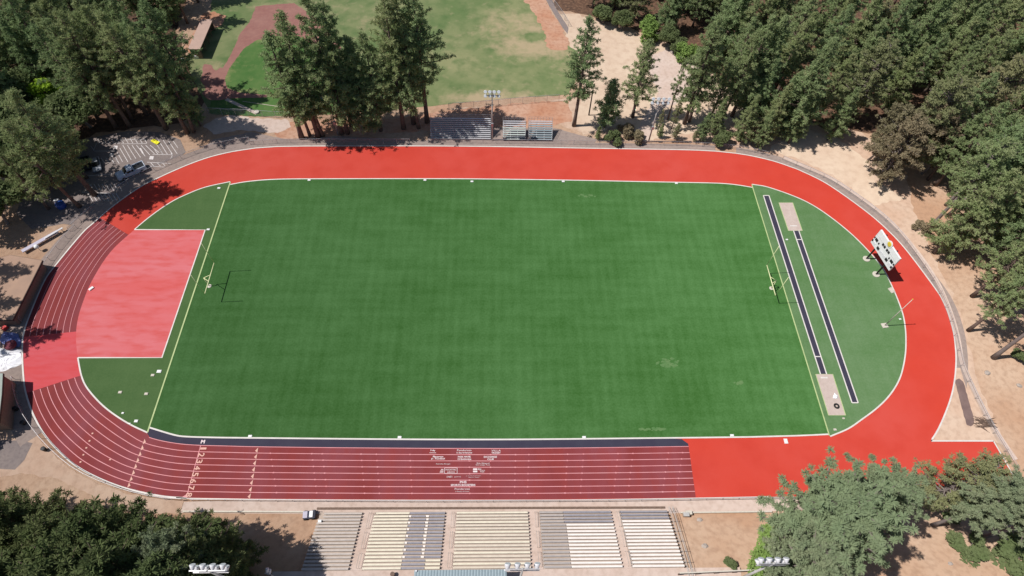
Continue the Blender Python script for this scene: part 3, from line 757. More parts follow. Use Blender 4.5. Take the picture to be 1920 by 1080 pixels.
# ------------------------------------------------------------------ trees
def puff_faces(cent, rad, n, rng, width=0.34, up=0.25, blunt=0.55):
    """cent (k,3), rad (k): each puff is n short blades fanning out from its middle"""
    k = len(cent)
    d = rng.normal(size=(k, n, 3)); d[..., 2] += up
    d /= np.linalg.norm(d, axis=-1, keepdims=True)
    s = rng.normal(size=(k, n, 3)); s -= (s*d).sum(-1, keepdims=True)*d
    s /= np.linalg.norm(s, axis=-1, keepdims=True)
    r = rad[:, None, None]*rng.uniform(0.75, 1.1, (k, n, 1))
    c = cent[:, None, :]
    w = width*r
    base = c+d*r*0.18; tip = c+d*r
    V = np.stack([base-s*w*0.4, base+s*w*0.4, tip+s*w*blunt*0.5, tip-s*w*blunt*0.5], 2).reshape(-1, 3)
    return V
def quads_mesh(name, V):
    nq = len(V)//4
    me = bpy.data.meshes.new(name)
    me.vertices.add(len(V)); me.vertices.foreach_set('co', V.astype(np.float32).ravel())
    me.loops.add(len(V)); me.loops.foreach_set('vertex_index', np.arange(len(V), dtype=np.int32))
    me.polygons.add(nq); me.polygons.foreach_set('loop_start', np.arange(0, len(V), 4, dtype=np.int32))
    me.polygons.foreach_set('loop_total', np.full(nq, 4, dtype=np.int32))
    me.update(calc_edges=True)
    return me
def pine_meshes(seed, h=26.0, start=0.38, rad=3.7, whorl=0.75, nb=5, fill=1.0, blades=26, puff=0.62, crook=0.25, top_round=0.75, width=0.27):
    rng = np.random.default_rng(seed)
    sway = rng.normal(size=2)*crook
    def axis(z): t = z/h; return np.array([sway[0]*math.sin(t*3.0), sway[1]*math.sin(t*2.4), z])
    tr = MB()
    tr.tube([axis(z) for z in np.linspace(-0.3, h*0.97, 10)], [max(0.04, 0.015*h*(1-z/h)**0.8*(1.25 if z < 0.5 else 1)) for z in np.linspace(-0.3, h*0.97, 10)], 8)
    cents = []; rads = []
    z = start*h
    while z < h*0.985:
        t = (z-start*h)/(h*(1-start))
        L = rad*min(1.0, 0.62+1.5*t)*(1-t)**top_round*rng.uniform(0.8, 1.15)+0.25
        k = max(2, int(round(nb*rng.uniform(0.7, 1.25)))); a0 = rng.uniform(0, 6.28)
        for i in range(k):
            if rng.random() > fill: continue
            a = a0+6.283*i/k+rng.normal()*0.25; l = L*rng.uniform(0.45, 1.3)
            rise = -0.12+0.75*t+rng.normal()*0.12
            dirv = np.array([math.cos(a), math.sin(a), rise]); p0 = axis(z)
            mid = p0+dirv*l*0.5; end = p0+dirv*l+np.array([0, 0, 0.12*l])
            rb = 0.022*l+0.02
            tr.tube([p0, mid, end], [rb, rb*0.7, rb*0.3], 4, cap=False)
            m = max(2, int(l*2.3))
            for j in range(m):
                f = 0.38+0.66*(j+rng.random()*0.6)/m
                q = p0*(1-f)+end*f+rng.normal(size=3)*np.array([0.32, 0.32, 0.20])*(0.4+0.5*l/rad)
                cents.append(q); rads.append(puff*rng.uniform(0.7, 1.2))
        z += whorl*rng.uniform(0.7, 1.3)
    cents.append(axis(h)); rads.append(puff*0.8)
    V = puff_faces(np.array(cents), np.array(rads), blades, rng, width)
    me = quads_mesh('pine_crown', V)
    tm = bpy.data.meshes.new('pine_trunk'); tm.from_pydata(tr.v, [], tr.f); tm.update()
    for p in tm.polygons: p.use_smooth = True
    return me, tm
def broadleaf_meshes(seed, h=9.0, rad=4.0, lumps=11, leaf=0.32, n=3200, trunk=True, base=0.25):
    rng = np.random.default_rng(seed)
    tr = MB(); cents = []; rads = []
    th = h*base
    if trunk: tr.tube([(0, 0, -0.2), (0.05*h, 0, th)], [0.03*h, 0.02*h], 7)
    L = []
    for i in range(lumps):
        a = rng.uniform(0, 6.283); rr = rad*math.sqrt(rng.random())*0.75; zz = h*rng.uniform(base+0.18, 0.86)*(1-0.35*(rr/rad)**2)
        L.append((np.array([rr*math.cos(a), rr*math.sin(a), zz]), rad*rng.uniform(0.26, 0.46)))
        tr.tube([(0.05*h, 0, th*0.9), (rr*math.cos(a)*0.5, rr*math.sin(a)*0.5, (th+zz)/2*0.95), (rr*math.cos(a), rr*math.sin(a), zz)], [0.014*h, 0.009*h, 0.004*h], 5, cap=False)
    per = n//lumps
    for c, r in L:
        d = rng.normal(size=(per, 3)); d /= np.linalg.norm(d, axis=1, keepdims=True); d[:, 2] *= 0.8
        rr = r*rng.uniform(0.6, 1.08, (per, 1)); cents.append(c+d*rr)
    cents = np.concatenate(cents); k = len(cents)
    u = rng.normal(size=(k, 3)); u[:, 2] *= 0.6; u /= np.linalg.norm(u, axis=1, keepdims=True)
    w = rng.normal(size=(k, 3)); w -= (w*u).sum(1, keepdims=True)*u; w /= np.linalg.norm(w, axis=1, keepdims=True)
    s = leaf*rng.uniform(0.6, 1.3, (k, 1))
    V = np.stack([cents-u*s, cents+w*s*0.6, cents+u*s, cents-w*s*0.6], 1).reshape(-1, 3)
    me = quads_mesh('leaf_crown', V)
    tm = bpy.data.meshes.new('leaf_trunk'); tm.from_pydata(tr.v, [], tr.f); tm.update()
    return me, tm
KINDS = {}
def reg(name, meshes, leaf, bark, h): 
    meshes[0].materials.append(MATS[leaf]); meshes[1].materials.append(MATS[bark]); KINDS[name] = (meshes[0], meshes[1], h)
for i in range(5): reg('pine%d' % i, pine_meshes(11+i, 26, 0.22+0.05*(i % 3), 4.9+0.4*(i % 2), 0.62, 5, 0.80, 20, 0.52, top_round=0.85), 'needles', 'bark', 26)
for i in range(4): reg('tall%d' % i, pine_meshes(31+i, 30, 0.24+0.05*i, 5.2, 0.66, 5, 0.78, 20, 0.54, top_round=0.75), 'needles', 'bark', 30)
for i in range(3): reg('full%d' % i, pine_meshes(51+i, 24, 0.10, 5.0, 0.58, 6, 0.85, 22, 0.54, top_round=0.95), 'needles', 'bark', 24)
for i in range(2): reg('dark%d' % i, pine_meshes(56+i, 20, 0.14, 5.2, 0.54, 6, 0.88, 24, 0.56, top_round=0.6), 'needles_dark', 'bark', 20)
for i in range(2): reg('olive%d' % i, pine_meshes(61+i, 22, 0.18, 5.2, 0.60, 6, 0.8, 22, 0.52, top_round=0.5), 'needles_olive', 'bark_grey', 22)
for i in range(3): reg('grey%d' % i, pine_meshes(71+i, 22, 0.40, 5.0, 0.56, 8, 0.92, 64, 0.50, top_round=0.45, width=0.20), 'needles_grey', 'bark_grey', 22)
for i in range(2): reg('bare%d' % i, pine_meshes(85+i, 26, 0.52, 4.8, 0.62, 6, 0.82, 22, 0.54, top_round=0.6), 'needles', 'bark_grey', 26)
reg('thin0', pine_meshes(81, 24, 0.36, 2.9, 0.95, 4, 0.7, 26, 0.55), 'needles', 'bark', 24)
reg('thin1', pine_meshes(82, 20, 0.25, 2.4, 0.85, 4, 0.75, 26, 0.5), 'needles_olive', 'bark', 20)
reg('young0', pine_meshes(91, 12, 0.12, 2.2, 0.5, 5, 0.95, 22, 0.5), 'needles', 'bark', 12)
for i in range(2): reg('oak%d' % i, broadleaf_meshes(101+i, 10, 5.0, 16, 0.30, 6500), 'leaves', 'bark_grey', 10)
reg('brown0', pine_meshes(111, 15, 0.22, 4.6, 0.55, 6, 0.85, 30, 0.60, crook=0.8, top_round=0.45), 'leaves_brown', 'bark_grey', 15)
reg('brown1', pine_meshes(112, 15, 0.26, 4.2, 0.6, 6, 0.85, 30, 0.58, crook=0.9, top_round=0.5), 'leaves_brown', 'bark_grey', 15)
for i in range(2): reg('bush%d' % i, broadleaf_meshes(121+i, 3.0, 2.2, 9, 0.20, 2600, False, 0.05), 'leaves', 'bark_grey', 3)
reg('bright0', broadleaf_meshes(131, 4.2, 3.0, 10, 0.22, 3600, False, 0.05), 'leaves_bright', 'bark_grey', 4.2)
reg('lime0', broadleaf_meshes(132, 8, 3.2, 12, 0.26, 3600), 'leaves_lime', 'bark_grey', 8)
reg('scrub0', broadleaf_meshes(133, 2.0, 1.6, 7, 0.16, 1500, False, 0.05), 'leaves_brown', 'bark_grey', 2.0)
TREES = []
trnd = random.Random(77)
def tree(kind, p, h, label, name='pine_tree', cat='tree', group=None, wide=1.0, rz=None):
    crown, trunk, h0 = KINDS[kind]
    s = h/h0
    e = empty(name, on_ground(p), trnd.uniform(0, 6.28) if rz is None else rz, label, cat, group)
    e.scale = (s*wide, s*wide, s)
    for nm, me in (('trunk', trunk), ('crown', crown)):
        o = bpy.data.objects.new(nm if name not in ('shrub',) else ('stems' if nm == 'trunk' else 'foliage'), me)
        C.objects.link(o); o.parent = e
    TREES.append((e.location.copy(), h)); return e
def base(kind, px, py, h, label, **k): return tree(kind, GT(px, py), h, label, **k)
def top(kind, px, py, h, label, **k):
    z = h
    for _ in range(6):
        p = G(px, py, z); z = h+terrain(p.x, p.y)
    return tree(kind, p, h, label, **k)

# pines behind the far bleachers
gm = 'pines between the running track and the ball field'
base('thin0', 566, 259, 27, 'sparse pine with a leaning bare trunk, leftmost of the row behind the far track', group=gm, wide=1.45)
base('pine1', 581, 254, 22, 'thin trunked pine second from the left in the row behind the far track', group=gm, wide=1.1)
base('tall0', 597, 256, 31, 'pine with a twin looking trunk just left of the light pole hidden in the trees', group=gm, wide=1.25)
base('pine2', 606, 255, 23, 'slim pine crowded against its neighbour left of the hidden light pole', group=gm, wide=1.1)
base('tall1', 641, 251, 34, 'tall dark pine directly right of the light pole hidden in the trees', group=gm)
base('pine0', 652, 250, 25, 'middle height pine one trunk right of the hidden light pole', group=gm, wide=1.3)
base('tall2', 660, 236, 31, 'pine with a thick dark trunk standing back from the row near its middle', group=gm)
base('full0', 690, 244, 24, 'bushy pine with low branches in the middle of the row behind the far track', group=gm, wide=1.35)
base('pine3', 714, 245, 26, 'pine with low branches touching its bushy neighbour, right of the row middle', group=gm)
base('tall0', 757, 241, 34, 'very tall dark pine reaching past the top edge, fourth trunk left of the big bleacher', group=gm)
base('tall1', 776, 232, 33, 'very tall pine with two stems close together, left of the big bleacher', group=gm, wide=1.05)
base('pine2', 785, 240, 27, 'pine with a straight dark trunk second to the left of the big bleacher', group=gm)
base('tall2', 801, 229, 35, 'tallest dark pine standing at the left corner of the big aluminium bleacher', group=gm)
# single pines by the sandy lot
gs = 'single pines at the edge of the sandy lot'
base('tall1', 1076, 236, 28, 'lone slender pine with a long bare lower trunk right of the small bleachers', wide=1.05, group=gs)
base('pine1', 1186, 220, 21, 'lone pine in the middle of the pale sandy lot', group=gs, wide=1.2)
base('young0', 1133, 238, 13, 'small young pine between the two lone pines by the sandy lot', group=gs, wide=1.35)
base('thin0', 1252, 224, 17, 'thin pine with a sparse top beside the far right light pole', group=gs, wide=0.8)
base('tall0', 1283, 232, 28, 'pine with a dark double trunk behind the fence, right of the far right light pole', group=gs)
base('pine0', 1292, 228, 25, 'pine sharing its trunk base with a darker twin behind the fence', group=gs)
base('pine3', 1372, 218, 27, 'pine with a slanted dark trunk right of the double trunked pine', group=gs)
base('pine2', 1352, 224, 24, 'pine with a slim leaning trunk near the red shrub', group=gs, wide=0.9)
# shrubs along the far fence and the lot
sh = 'shrubs along the fence behind the far track'
for (px, py, h, kd, lab) in [(1120, 262, 4.2, 'full1', 'dark green shrub under the young pine at the fence'), (1150, 266, 3.0, 'bush1', 'round green shrub just right of the young pine'),
        (1192, 262, 2.8, 'scrub0', 'brownish shrub left of the far right light pole'), (1172, 250, 3.0, 'scrub0', 'shrub behind the brownish one left of the light pole'),
        (1236, 258, 4.4, 'full2', 'large shrub right of the far right light pole'),         (1264, 260, 4.4, 'olive1', 'tall shrub under the thin pine at the fence'), (1312, 264, 8.5, 'full1', 'low bushy pine against the fence below the double trunked pine'), (1336, 252, 11.0, 'full0', 'bushy pine at the fence left of the track bend'),
        (1300, 266, 3.4, 'olive0', 'leafy shrub at the foot of the double trunked pine'), (1350, 269, 3.6, 'bush0', 'leafy shrub at the fence left of the track bend'),
        (1385, 266, 13.5, 'full2', 'bushy pine at the fence where the far straight starts to bend'), (1432, 262, 16.0, 'full2', 'slim pine at the fence by the shaded gravel'), (1408, 270, 7.5, 'olive1', 'low olive tree at the fence by the shaded gravel'),
        (1442, 246, 15.0, 'full1', 'full pine behind the slim one by the shaded gravel'), (1258, 242, 10.0, 'thin1', 'thin olive pine right of the far right light pole'), (1232, 250, 7.0, 'thin1', 'small wispy pine directly behind the far right light pole'),
        (1330, 225, 16.0, 'pine4', 'pine on the pale dirt behind the fence pines'), (1405, 232, 18.0, 'full2', 'full green pine left of the shaded gravel')]:
    base(kd, px, py, h, lab, name='shrub' if h < 4.5 else 'small_tree', cat='shrub' if h < 4.5 else 'tree', group=sh)
gl = 'bushes on the upper edge of the sandy lot'
for (px, py, h, kd, lab) in [(1130, 44, 5, 'bush0', 'green bush at the top left corner of the sandy lot'), (1165, 56, 6, 'oak0', 'round green bush on the upper edge of the sandy lot'),
        (1208, 70, 5.5, 'bright0', 'light green bush halfway along the upper edge of the sandy lot'), (1245, 88, 6, 'oak1', 'dark green bush above the paved strip'),
        (1290, 112, 5, 'bright0', 'yellowish green bush on the bank right of the sandy lot'), (1320, 122, 5, 'bush1', 'bush at the right end of the sandy lot bank'), (1268, 96, 4, 'bush0', 'low bush on the bank above the boulders')]:
    base(kd, px, py, h, lab, name='shrub', cat='shrub', group=gl)

# the wood on the right: crowns placed by where their tops show
gw = 'pines crowded in the wood right of the track'
LW = 'pine crowded among others in the wood right of the sandy lot'
LB = 'olive tinted pine crowded among others in the wood right of the sandy lot'
def inside(poly, x, y):
    c = False; n = len(poly)
    for i in range(n):
        x1, y1 = poly[i]; x2, y2 = poly[i-1]
        if (y1 > y) != (y2 > y) and x < (x2-x1)*(y-y1)/(y2-y1)+x1: c = not c
    return c
def scatter(poly, gap, seed, fn, avoid=()):
    rn = random.Random(seed); pts = []
    x0, x1 = min(p[0] for p in poly), max(p[0] for p in poly); y0, y1 = min(p[1] for p in poly), max(p[1] for p in poly)
    for _ in range(6000):
        x, y = rn.uniform(x0, x1), rn.uniform(y0, y1)
        if not inside(poly, x, y): continue
        p = G(x, y, 22)
        if any((p-q).length < gap for q in pts): continue
        if any(math.hypot(x-ax, y-ay) < ar for ax, ay, ar in avoid): continue
        pts.append(p); fn(x, y, rn)
def wood(x, y, rn):
    kd = rn.choice(['pine0', 'pine1', 'pine2', 'pine3', 'pine4', 'full0', 'full1', 'full2', 'tall0', 'tall3', 'olive0', 'pine0', 'full2'])
    h = rn.uniform(17, 27)
    top(kd, x, y, h, LB if kd.startswith('olive') else ('brown tinged tree standing among the pines of the wood right of the sandy lot' if kd == 'brown1' else LW), group=gw, wide=rn.uniform(0.9, 1.15))
WOOD = [(1380, -90), (1560, -90), (2010, -140), (2050, 330), (1900, 330), (1850, 220), (1795, 130), (1720, 95), (1640, 70), (1590, 95), (1520, 95), (1460, 70), (1420, 40)]
scatter(WOOD, 6.6, 4, wood, avoid=[(1600, 55, 28), (1395, 60, 10)])
gu = 'trees along the top edge above the sandy lot'
def far_row(x, y, rn):
    hh = rn.uniform(12, 17); q = G(x, y, hh); bx_, by_ = proj((q.x, q.y, 0))
    if by_ > 27+(bx_-1085)*0.385-6: return
    top(rn.choice(['full0', 'full1', 'pine1', 'pine3', 'olive0']), x, y, hh, 'dark conifer in the row along the top edge above the sandy lot', group=gu, wide=1.15)
scatter([(1060, -110), (1085, -30), (1180, -10), (1290, 25), (1370, 60), (1390, -110)], 5.0, 8, far_row)
base('full1', 1418, 277, 11, 'low full pine at the fence whose shade falls on the gravel', group=gw, wide=1.1)
base('full0', 1478, 268, 14, 'full pine in front of the wood edge, shading the gravel by the bend', group=gw, wide=1.1)
# wood edge along the shaded gravel and the gutter, told apart one by one
base('full1', 1455, 232, 15, 'full green pine on the wood edge above the shaded gravel', group=gw, wide=1.2)
base('full0', 1495, 238, 16, 'bushy pine leaning over the shadow on the gravel', group=gw, wide=1.15)
base('pine3', 1530, 232, 20, 'tall pine at the wood edge right of the bushy gravel side pine', group=gw)
base('full1', 1552, 262, 15, 'pine whose shadow falls on the pale gravel near the track bend', group=gw, wide=1.1)
gb = 'brown leaved trees above the scoreboard'
base('brown0', 1648, 342, 17, 'big brownish tree on the dirt above the scoreboard, its crown reaching toward the track', group=gb, name='broadleaf_tree')
base('brown1', 1628, 300, 16, 'brownish tree behind the big one, nearer the gravel', group=gb, name='broadleaf_tree')
base('brown0', 1692, 312, 17, 'brownish tree with several thin trunks showing below its crown', group=gb, name='broadleaf_tree', wide=0.9)
base('brown1', 1728, 326, 15, 'brownish tree touching the green pines on the right', group=gb, name='broadleaf_tree')
gr = 'pines leaning over the bare slope right of the track'
for (kd, px, py, h, lab, w) in [
        ('bare0', 1743, 427, 25, 'pine with a long bare grey trunk rising from the slope above the scoreboard', 1.05),
        ('bare1', 1779, 403, 24, 'pine with a bare trunk just behind the long grey trunk', 1.0),
        ('bare0', 1773, 385, 23, 'pine with a short bare trunk in the shade behind the two grey trunks', 1.0),
        ('tall2', 1795, 468, 22, 'pine with ragged low branches level with the scoreboard', 1.1),
        ('pine0', 1838, 440, 23, 'tall pine deeper in the wood level with the scoreboard', 1.1),
        ('pine1', 1822, 556, 22, 'pine with a dark trunk and drooping branches below the scoreboard level', 1.1),
        ('pine3', 1850, 500, 22, 'pine with dark broken branches behind the drooping one', 1.1),
        ('tall1', 1815, 620, 21, 'pine with a low ragged crown across the slope from the flagpole', 1.05),
        ('bare1', 1862, 671, 25, 'pine with a thick bare trunk at the lowest corner of the slope', 1.1),
        ('pine2', 1885, 590, 22, 'pine at the right edge above the thick bare trunk', 1.1),
        ('full1', 1925, 470, 20, 'full pine at the right edge level with the scoreboard top', 1.15),
        ('full0', 1935, 545, 19, 'full pine cut by the right edge above the bare trunk', 1.15),
        ('full1', 1880, 545, 17, 'low full pine in the middle of the slope', 1.15),
        ('olive0', 1858, 452, 18, 'olive pine between the tall pines level with the scoreboard', 1.1),
        ('full0', 1880, 380, 20, 'full green pine on the upper part of the slope', 1.2),
        ('pine1', 1830, 345, 21, 'pine at the corner between the brown trees and the slope', 1.1),
        ('full1', 1800, 330, 18, 'low full pine right of the brown trees', 1.1)]:
    base(kd, px, py, h, lab, group=gr, wide=w)
base('bush0', 1908, 674, 2.4, 'small green bush right of the thick bare trunk', name='shrub', cat='shrub')
base('scrub0', 1722, 430, 2.4, 'dry bush at the foot of the long grey trunk', name='shrub', cat='shrub')

# near corner on the right
gn = 'grey green pines at the near right corner'
top('grey0', 1622, 950, 25, 'huge grey green pine filling the near right corner', group=gn, wide=1.25)
top('grey1', 1702, 905, 21, 'grey green pine behind the huge one, over the red chute', group=gn, wide=1.05)
top('grey2', 1560, 1040, 21, 'grey green pine below the huge one at the bottom edge', group=gn, wide=1.0)
base('grey1', 1748, 985, 21, 'pine with a slanted grey trunk over the red chute', group=gn, wide=0.9)
base('grey2', 1836, 1010, 22, 'pine with a long slanted grey trunk at the right edge', group=gn, wide=0.95)
top('olive0', 1880, 870, 20, 'thin olive pine over the corner of the red chute', group=gn)
base('bright0', 1432, 1035, 4.6, 'bright green round bush at the foot of the huge pine', name='shrub', cat='shrub', wide=1.2)
base('bright0', 1440, 1072, 3.6, 'green bush at the bottom edge behind the near right light pole', name='shrub', cat='shrub', wide=1.2)
base('bush1', 1808, 1032, 2.6, 'low spreading bush between the slanted trunks', name='shrub', cat='shrub', wide=1.5)
base('bush0', 1775, 975, 1.6, 'small yellowish bush beside the first slanted trunk', name='shrub', cat='shrub', wide=1.3)
base('bush1', 1895, 1045, 3.4, 'large bush at the right edge of the near corner', name='shrub', cat='shrub', wide=1.6)
base('bush0', 1368, 1058, 1.5, 'small lone bush on the dry bank right of the home stand', name='shrub', cat='shrub')

# left side wood
gx = 'pines in the wood left of the track'
LL_ = 'dark pine crowded among others in the wood at the upper left'
for (kd, px, py, h, lab, w) in [
        ('tall0', 352, 250, 27, 'tall pine at the upper edge of the striped car park, nearest the ball field', 1.15),
        ('tall1', 312, 242, 29, 'tall pine directly above the yellow mat', 1.15),
        ('pine2', 364, 248, 23, 'pine whose low crown hides the end of the ball field fence', 1.1),
        ('tall2', 243, 237, 29, 'pine with a bare trunk in front of the small patch of sunlit dirt', 1.1),
        ('pine0', 217, 238, 27, 'pine just left of the small patch of sunlit dirt', 1.15),
        ('pine3', 330, 210, 25, 'pine behind the tall one nearest the ball field', 1.1),
        ('tall1', 275, 215, 27, 'pine in the second row above the car park', 1.1),
        ('full0', 376, 236, 12, 'lower pine right beside the ball field corner', 0.95)]:
    base(kd, px, py, h, lab, group=gx, wide=w)
def lwood(x, y, rn):
    hh = rn.uniform(20, 27); q = G(x, y, hh); bx_, by_ = proj((q.x, q.y, 0))
    if by_ > 228 or (bx_ > 275 and by_ < 150): return
    top(rn.choice(['pine0', 'pine1', 'pine2', 'pine3', 'pine4', 'tall0', 'tall3', 'full1', 'full2']), x, y, hh, LL_, group=gx, wide=rn.uniform(0.95, 1.2))
scatter([(-160, -130), (280, -130), (300, -30), (250, 30), (190, 60), (150, 95), (60, 105), (-160, 130)], 6.0, 12, lwood)
base('lime0', 112, 214, 9, 'lime green tree glowing among the dark pines at the left', name='broadleaf_tree', wide=1.05)
go = 'dark oaks left of the car park'
for (kd, px, py, h, lab) in [('oak0', 95, 300, 10, 'dark oak at the left end of the striped stalls'), ('oak1', 40, 225, 12, 'oak at the left edge above the lime tree'), ('oak0', 170, 238, 11, 'oak right of the lime tree'), ('oak1', 120, 290, 11, 'oak left of the car park under the lime tree'), ('oak0', 60, 270, 13, 'oak at the left edge beside the lime tree'),
        ('oak1', 90, 345, 12, 'oak shading the white marked stalls'), ('oak0', 25, 350, 13, 'oak at the left edge above the blue tank'), ('oak1', 100, 322, 10, 'oak over the dark parked cars'), ('oak0', 15, 420, 11, 'oak at the left edge below the blue tank'),
        ('oak1', -30, 300, 14, 'oak cut by the left edge level with the car park')]:
    base(kd, px, py, h, lab, name='oak_tree', group=go, wide=1.15)
base('tall0', 92, 392, 20, 'pine with a short brown trunk beside the blue tank', wide=1.0)
base('pine2', 150, 388, 23, 'pine whose shadow crosses the lower part of the red bend', wide=1.15)
base('tall1', 178, 366, 27, 'tall pine casting the large shadow over the red bend', wide=1.25)
base('pine0', 163, 334, 20, 'pine whose shade covers the white pickup', wide=1.2)
gt = 'trees along the left edge'
for (kd, px, py, h, lab) in [('pine0', -90, 530, 27, 'pine shading the brown flat roof'), ('pine1', -30, 585, 15, 'pine shading the heap of tarpaulins'), ('pine2', -45, 632, 23, 'pine cut by the left edge whose shade falls on the coral strip of the track'), ('oak1', -60, 815, 9, 'oak cut by the left edge near the asphalt patch')]:
    base(kd, px, py, h, lab, group=gt)
# near corner on the left
gc = 'trees at the near left corner'
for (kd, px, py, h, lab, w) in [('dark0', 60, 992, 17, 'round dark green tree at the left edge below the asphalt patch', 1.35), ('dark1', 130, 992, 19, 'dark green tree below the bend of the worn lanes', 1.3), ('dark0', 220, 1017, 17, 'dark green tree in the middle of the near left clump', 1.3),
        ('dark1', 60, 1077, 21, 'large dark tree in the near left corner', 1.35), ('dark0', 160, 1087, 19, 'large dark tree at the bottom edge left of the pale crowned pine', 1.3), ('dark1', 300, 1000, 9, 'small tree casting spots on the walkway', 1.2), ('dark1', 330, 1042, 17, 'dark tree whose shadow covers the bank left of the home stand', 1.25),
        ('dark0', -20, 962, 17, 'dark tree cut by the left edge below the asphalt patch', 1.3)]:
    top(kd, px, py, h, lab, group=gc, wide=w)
for (kd, px, py, h, lab) in [('dark0', 455, 1052, 10, 'low dark tree added in place of the black shade beside the home stand'), ('dark0', 405, 1075, 17, 'dark tree whose shade crosses the middle of the bank'), ('dark1', 430, 1112, 18, 'dark tree whose shade reaches the brown grey benches'), ('dark1', 415, 1022, 9, 'low dark tree shading the bank under the retaining wall'), ('dark0', 20, 1010, 18, 'dark tree cut by the left edge in the near corner'), ('dark1', 40, 1110, 22, 'dark tree at the very corner of the near left clump'), ('dark1', 140, 1120, 20, 'dark tree at the bottom edge toward the corner'), ('dark0', 330, 1105, 21, 'tall dark tree at the bottom edge casting shade toward the home stand'), ('dark1', 405, 1115, 20, 'dark tree at the bottom edge nearest the home stand'), ('dark1', 250, 1110, 21, 'dark tree at the bottom edge under the pale crowned pine'), ('dark0', 395, 1030, 13, 'low tree deep in the shaded bank')]:  # first tree is added where only black shadow lies on the bank
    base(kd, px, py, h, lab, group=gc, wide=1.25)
top('grey0', 290, 1035, 19, 'pale grey green pine among the dark trees at the near left corner', group=gc, wide=0.9)
for (kd, px, py, h, lab) in [('full2', 328, 46, 15, 'full pine left of the dugout, branches down to the ground'), ('full0', 296, 44, 16, 'full pine between the dugout and the car park wood'), ('full1', 338, 18, 13, 'low full pine at the top edge left of the dugout'), ('full0', 262, 30, 17, 'full pine at the top edge in the upper left wood')]:
    base(kd, px, py, h, lab, group=gx, wide=1.1)
# trees whose shade falls on the far left of the ball field
for (px, py, h, lab) in [(398, -42, 17, 'pine above the dugout at the top edge'), (352, 44, 23, 'pine just left of the dugout'), (328, 6, 25, 'tall pine left of the dugout near the top edge'), (372, 4, 22, 'pine shading the far end of the dugout'), (290, 28, 22, 'pine behind the car park trees near the top edge'), (425, -48, 22, 'pine beyond the top edge shading the base path')]:
    base('pine1', px, py, h, lab, group='pines beside the dugout', wide=1.0)

# ------------------------------------------------------------------ goal posts
def goal_post(basep, endA, endB, apex, label):
    root = empty('goal_post', G(*basep), 0, label, 'goal post', 'goal posts at the two ends of the field')
    o = root.location
    def rel(v): return v-o
    a, b = G(*endA, 3.05), G(*endB, 3.05)
    mid = (a+b)/2; ax = (b-a).normalized(); half = 3.55
    a, b = mid-ax*half, mid+ax*half
    ap = G(*apex, 2.45)
    MB().lathe([(0.42, 0.08), (0.42, 0.16), (0.30, 0.18)], n=12).build('footing', MATS['pale_concrete'], root)
    MB().tube([(0, 0, 0.1), (0, 0, 1.3), tuple(rel(ap)*0.35+Vector((0, 0, 1.25))), tuple(rel(ap))], 0.085, 10).build('gooseneck', MATS['goal_yellow'], root, True)
    for s in (-1, 1):
        MB().tube([rel(ap), rel(mid+ax*0.75*s)], 0.06, 8).build('strut', MATS['goal_yellow'], root, True)
    MB().tube([rel(a), rel(b)], 0.085, 10).build('crossbar', MATS['goal_yellow'], root, True)
    for e in (a, b):
        MB().tube([rel(e), rel(e)+Vector((0, 0, 6.1))], 0.05, 8).build('upright', MATS['goal_yellow'], root, True)
    return root
goal_post((393, 537), (401.5, 493), (384, 551), (382, 521), 'yellow goal post at the left end beside the pink apron')
goal_post((1446, 541), (1438, 497.5), (1454, 553.7), (1455.6, 526), 'yellow goal post at the right end beside the dark runways')

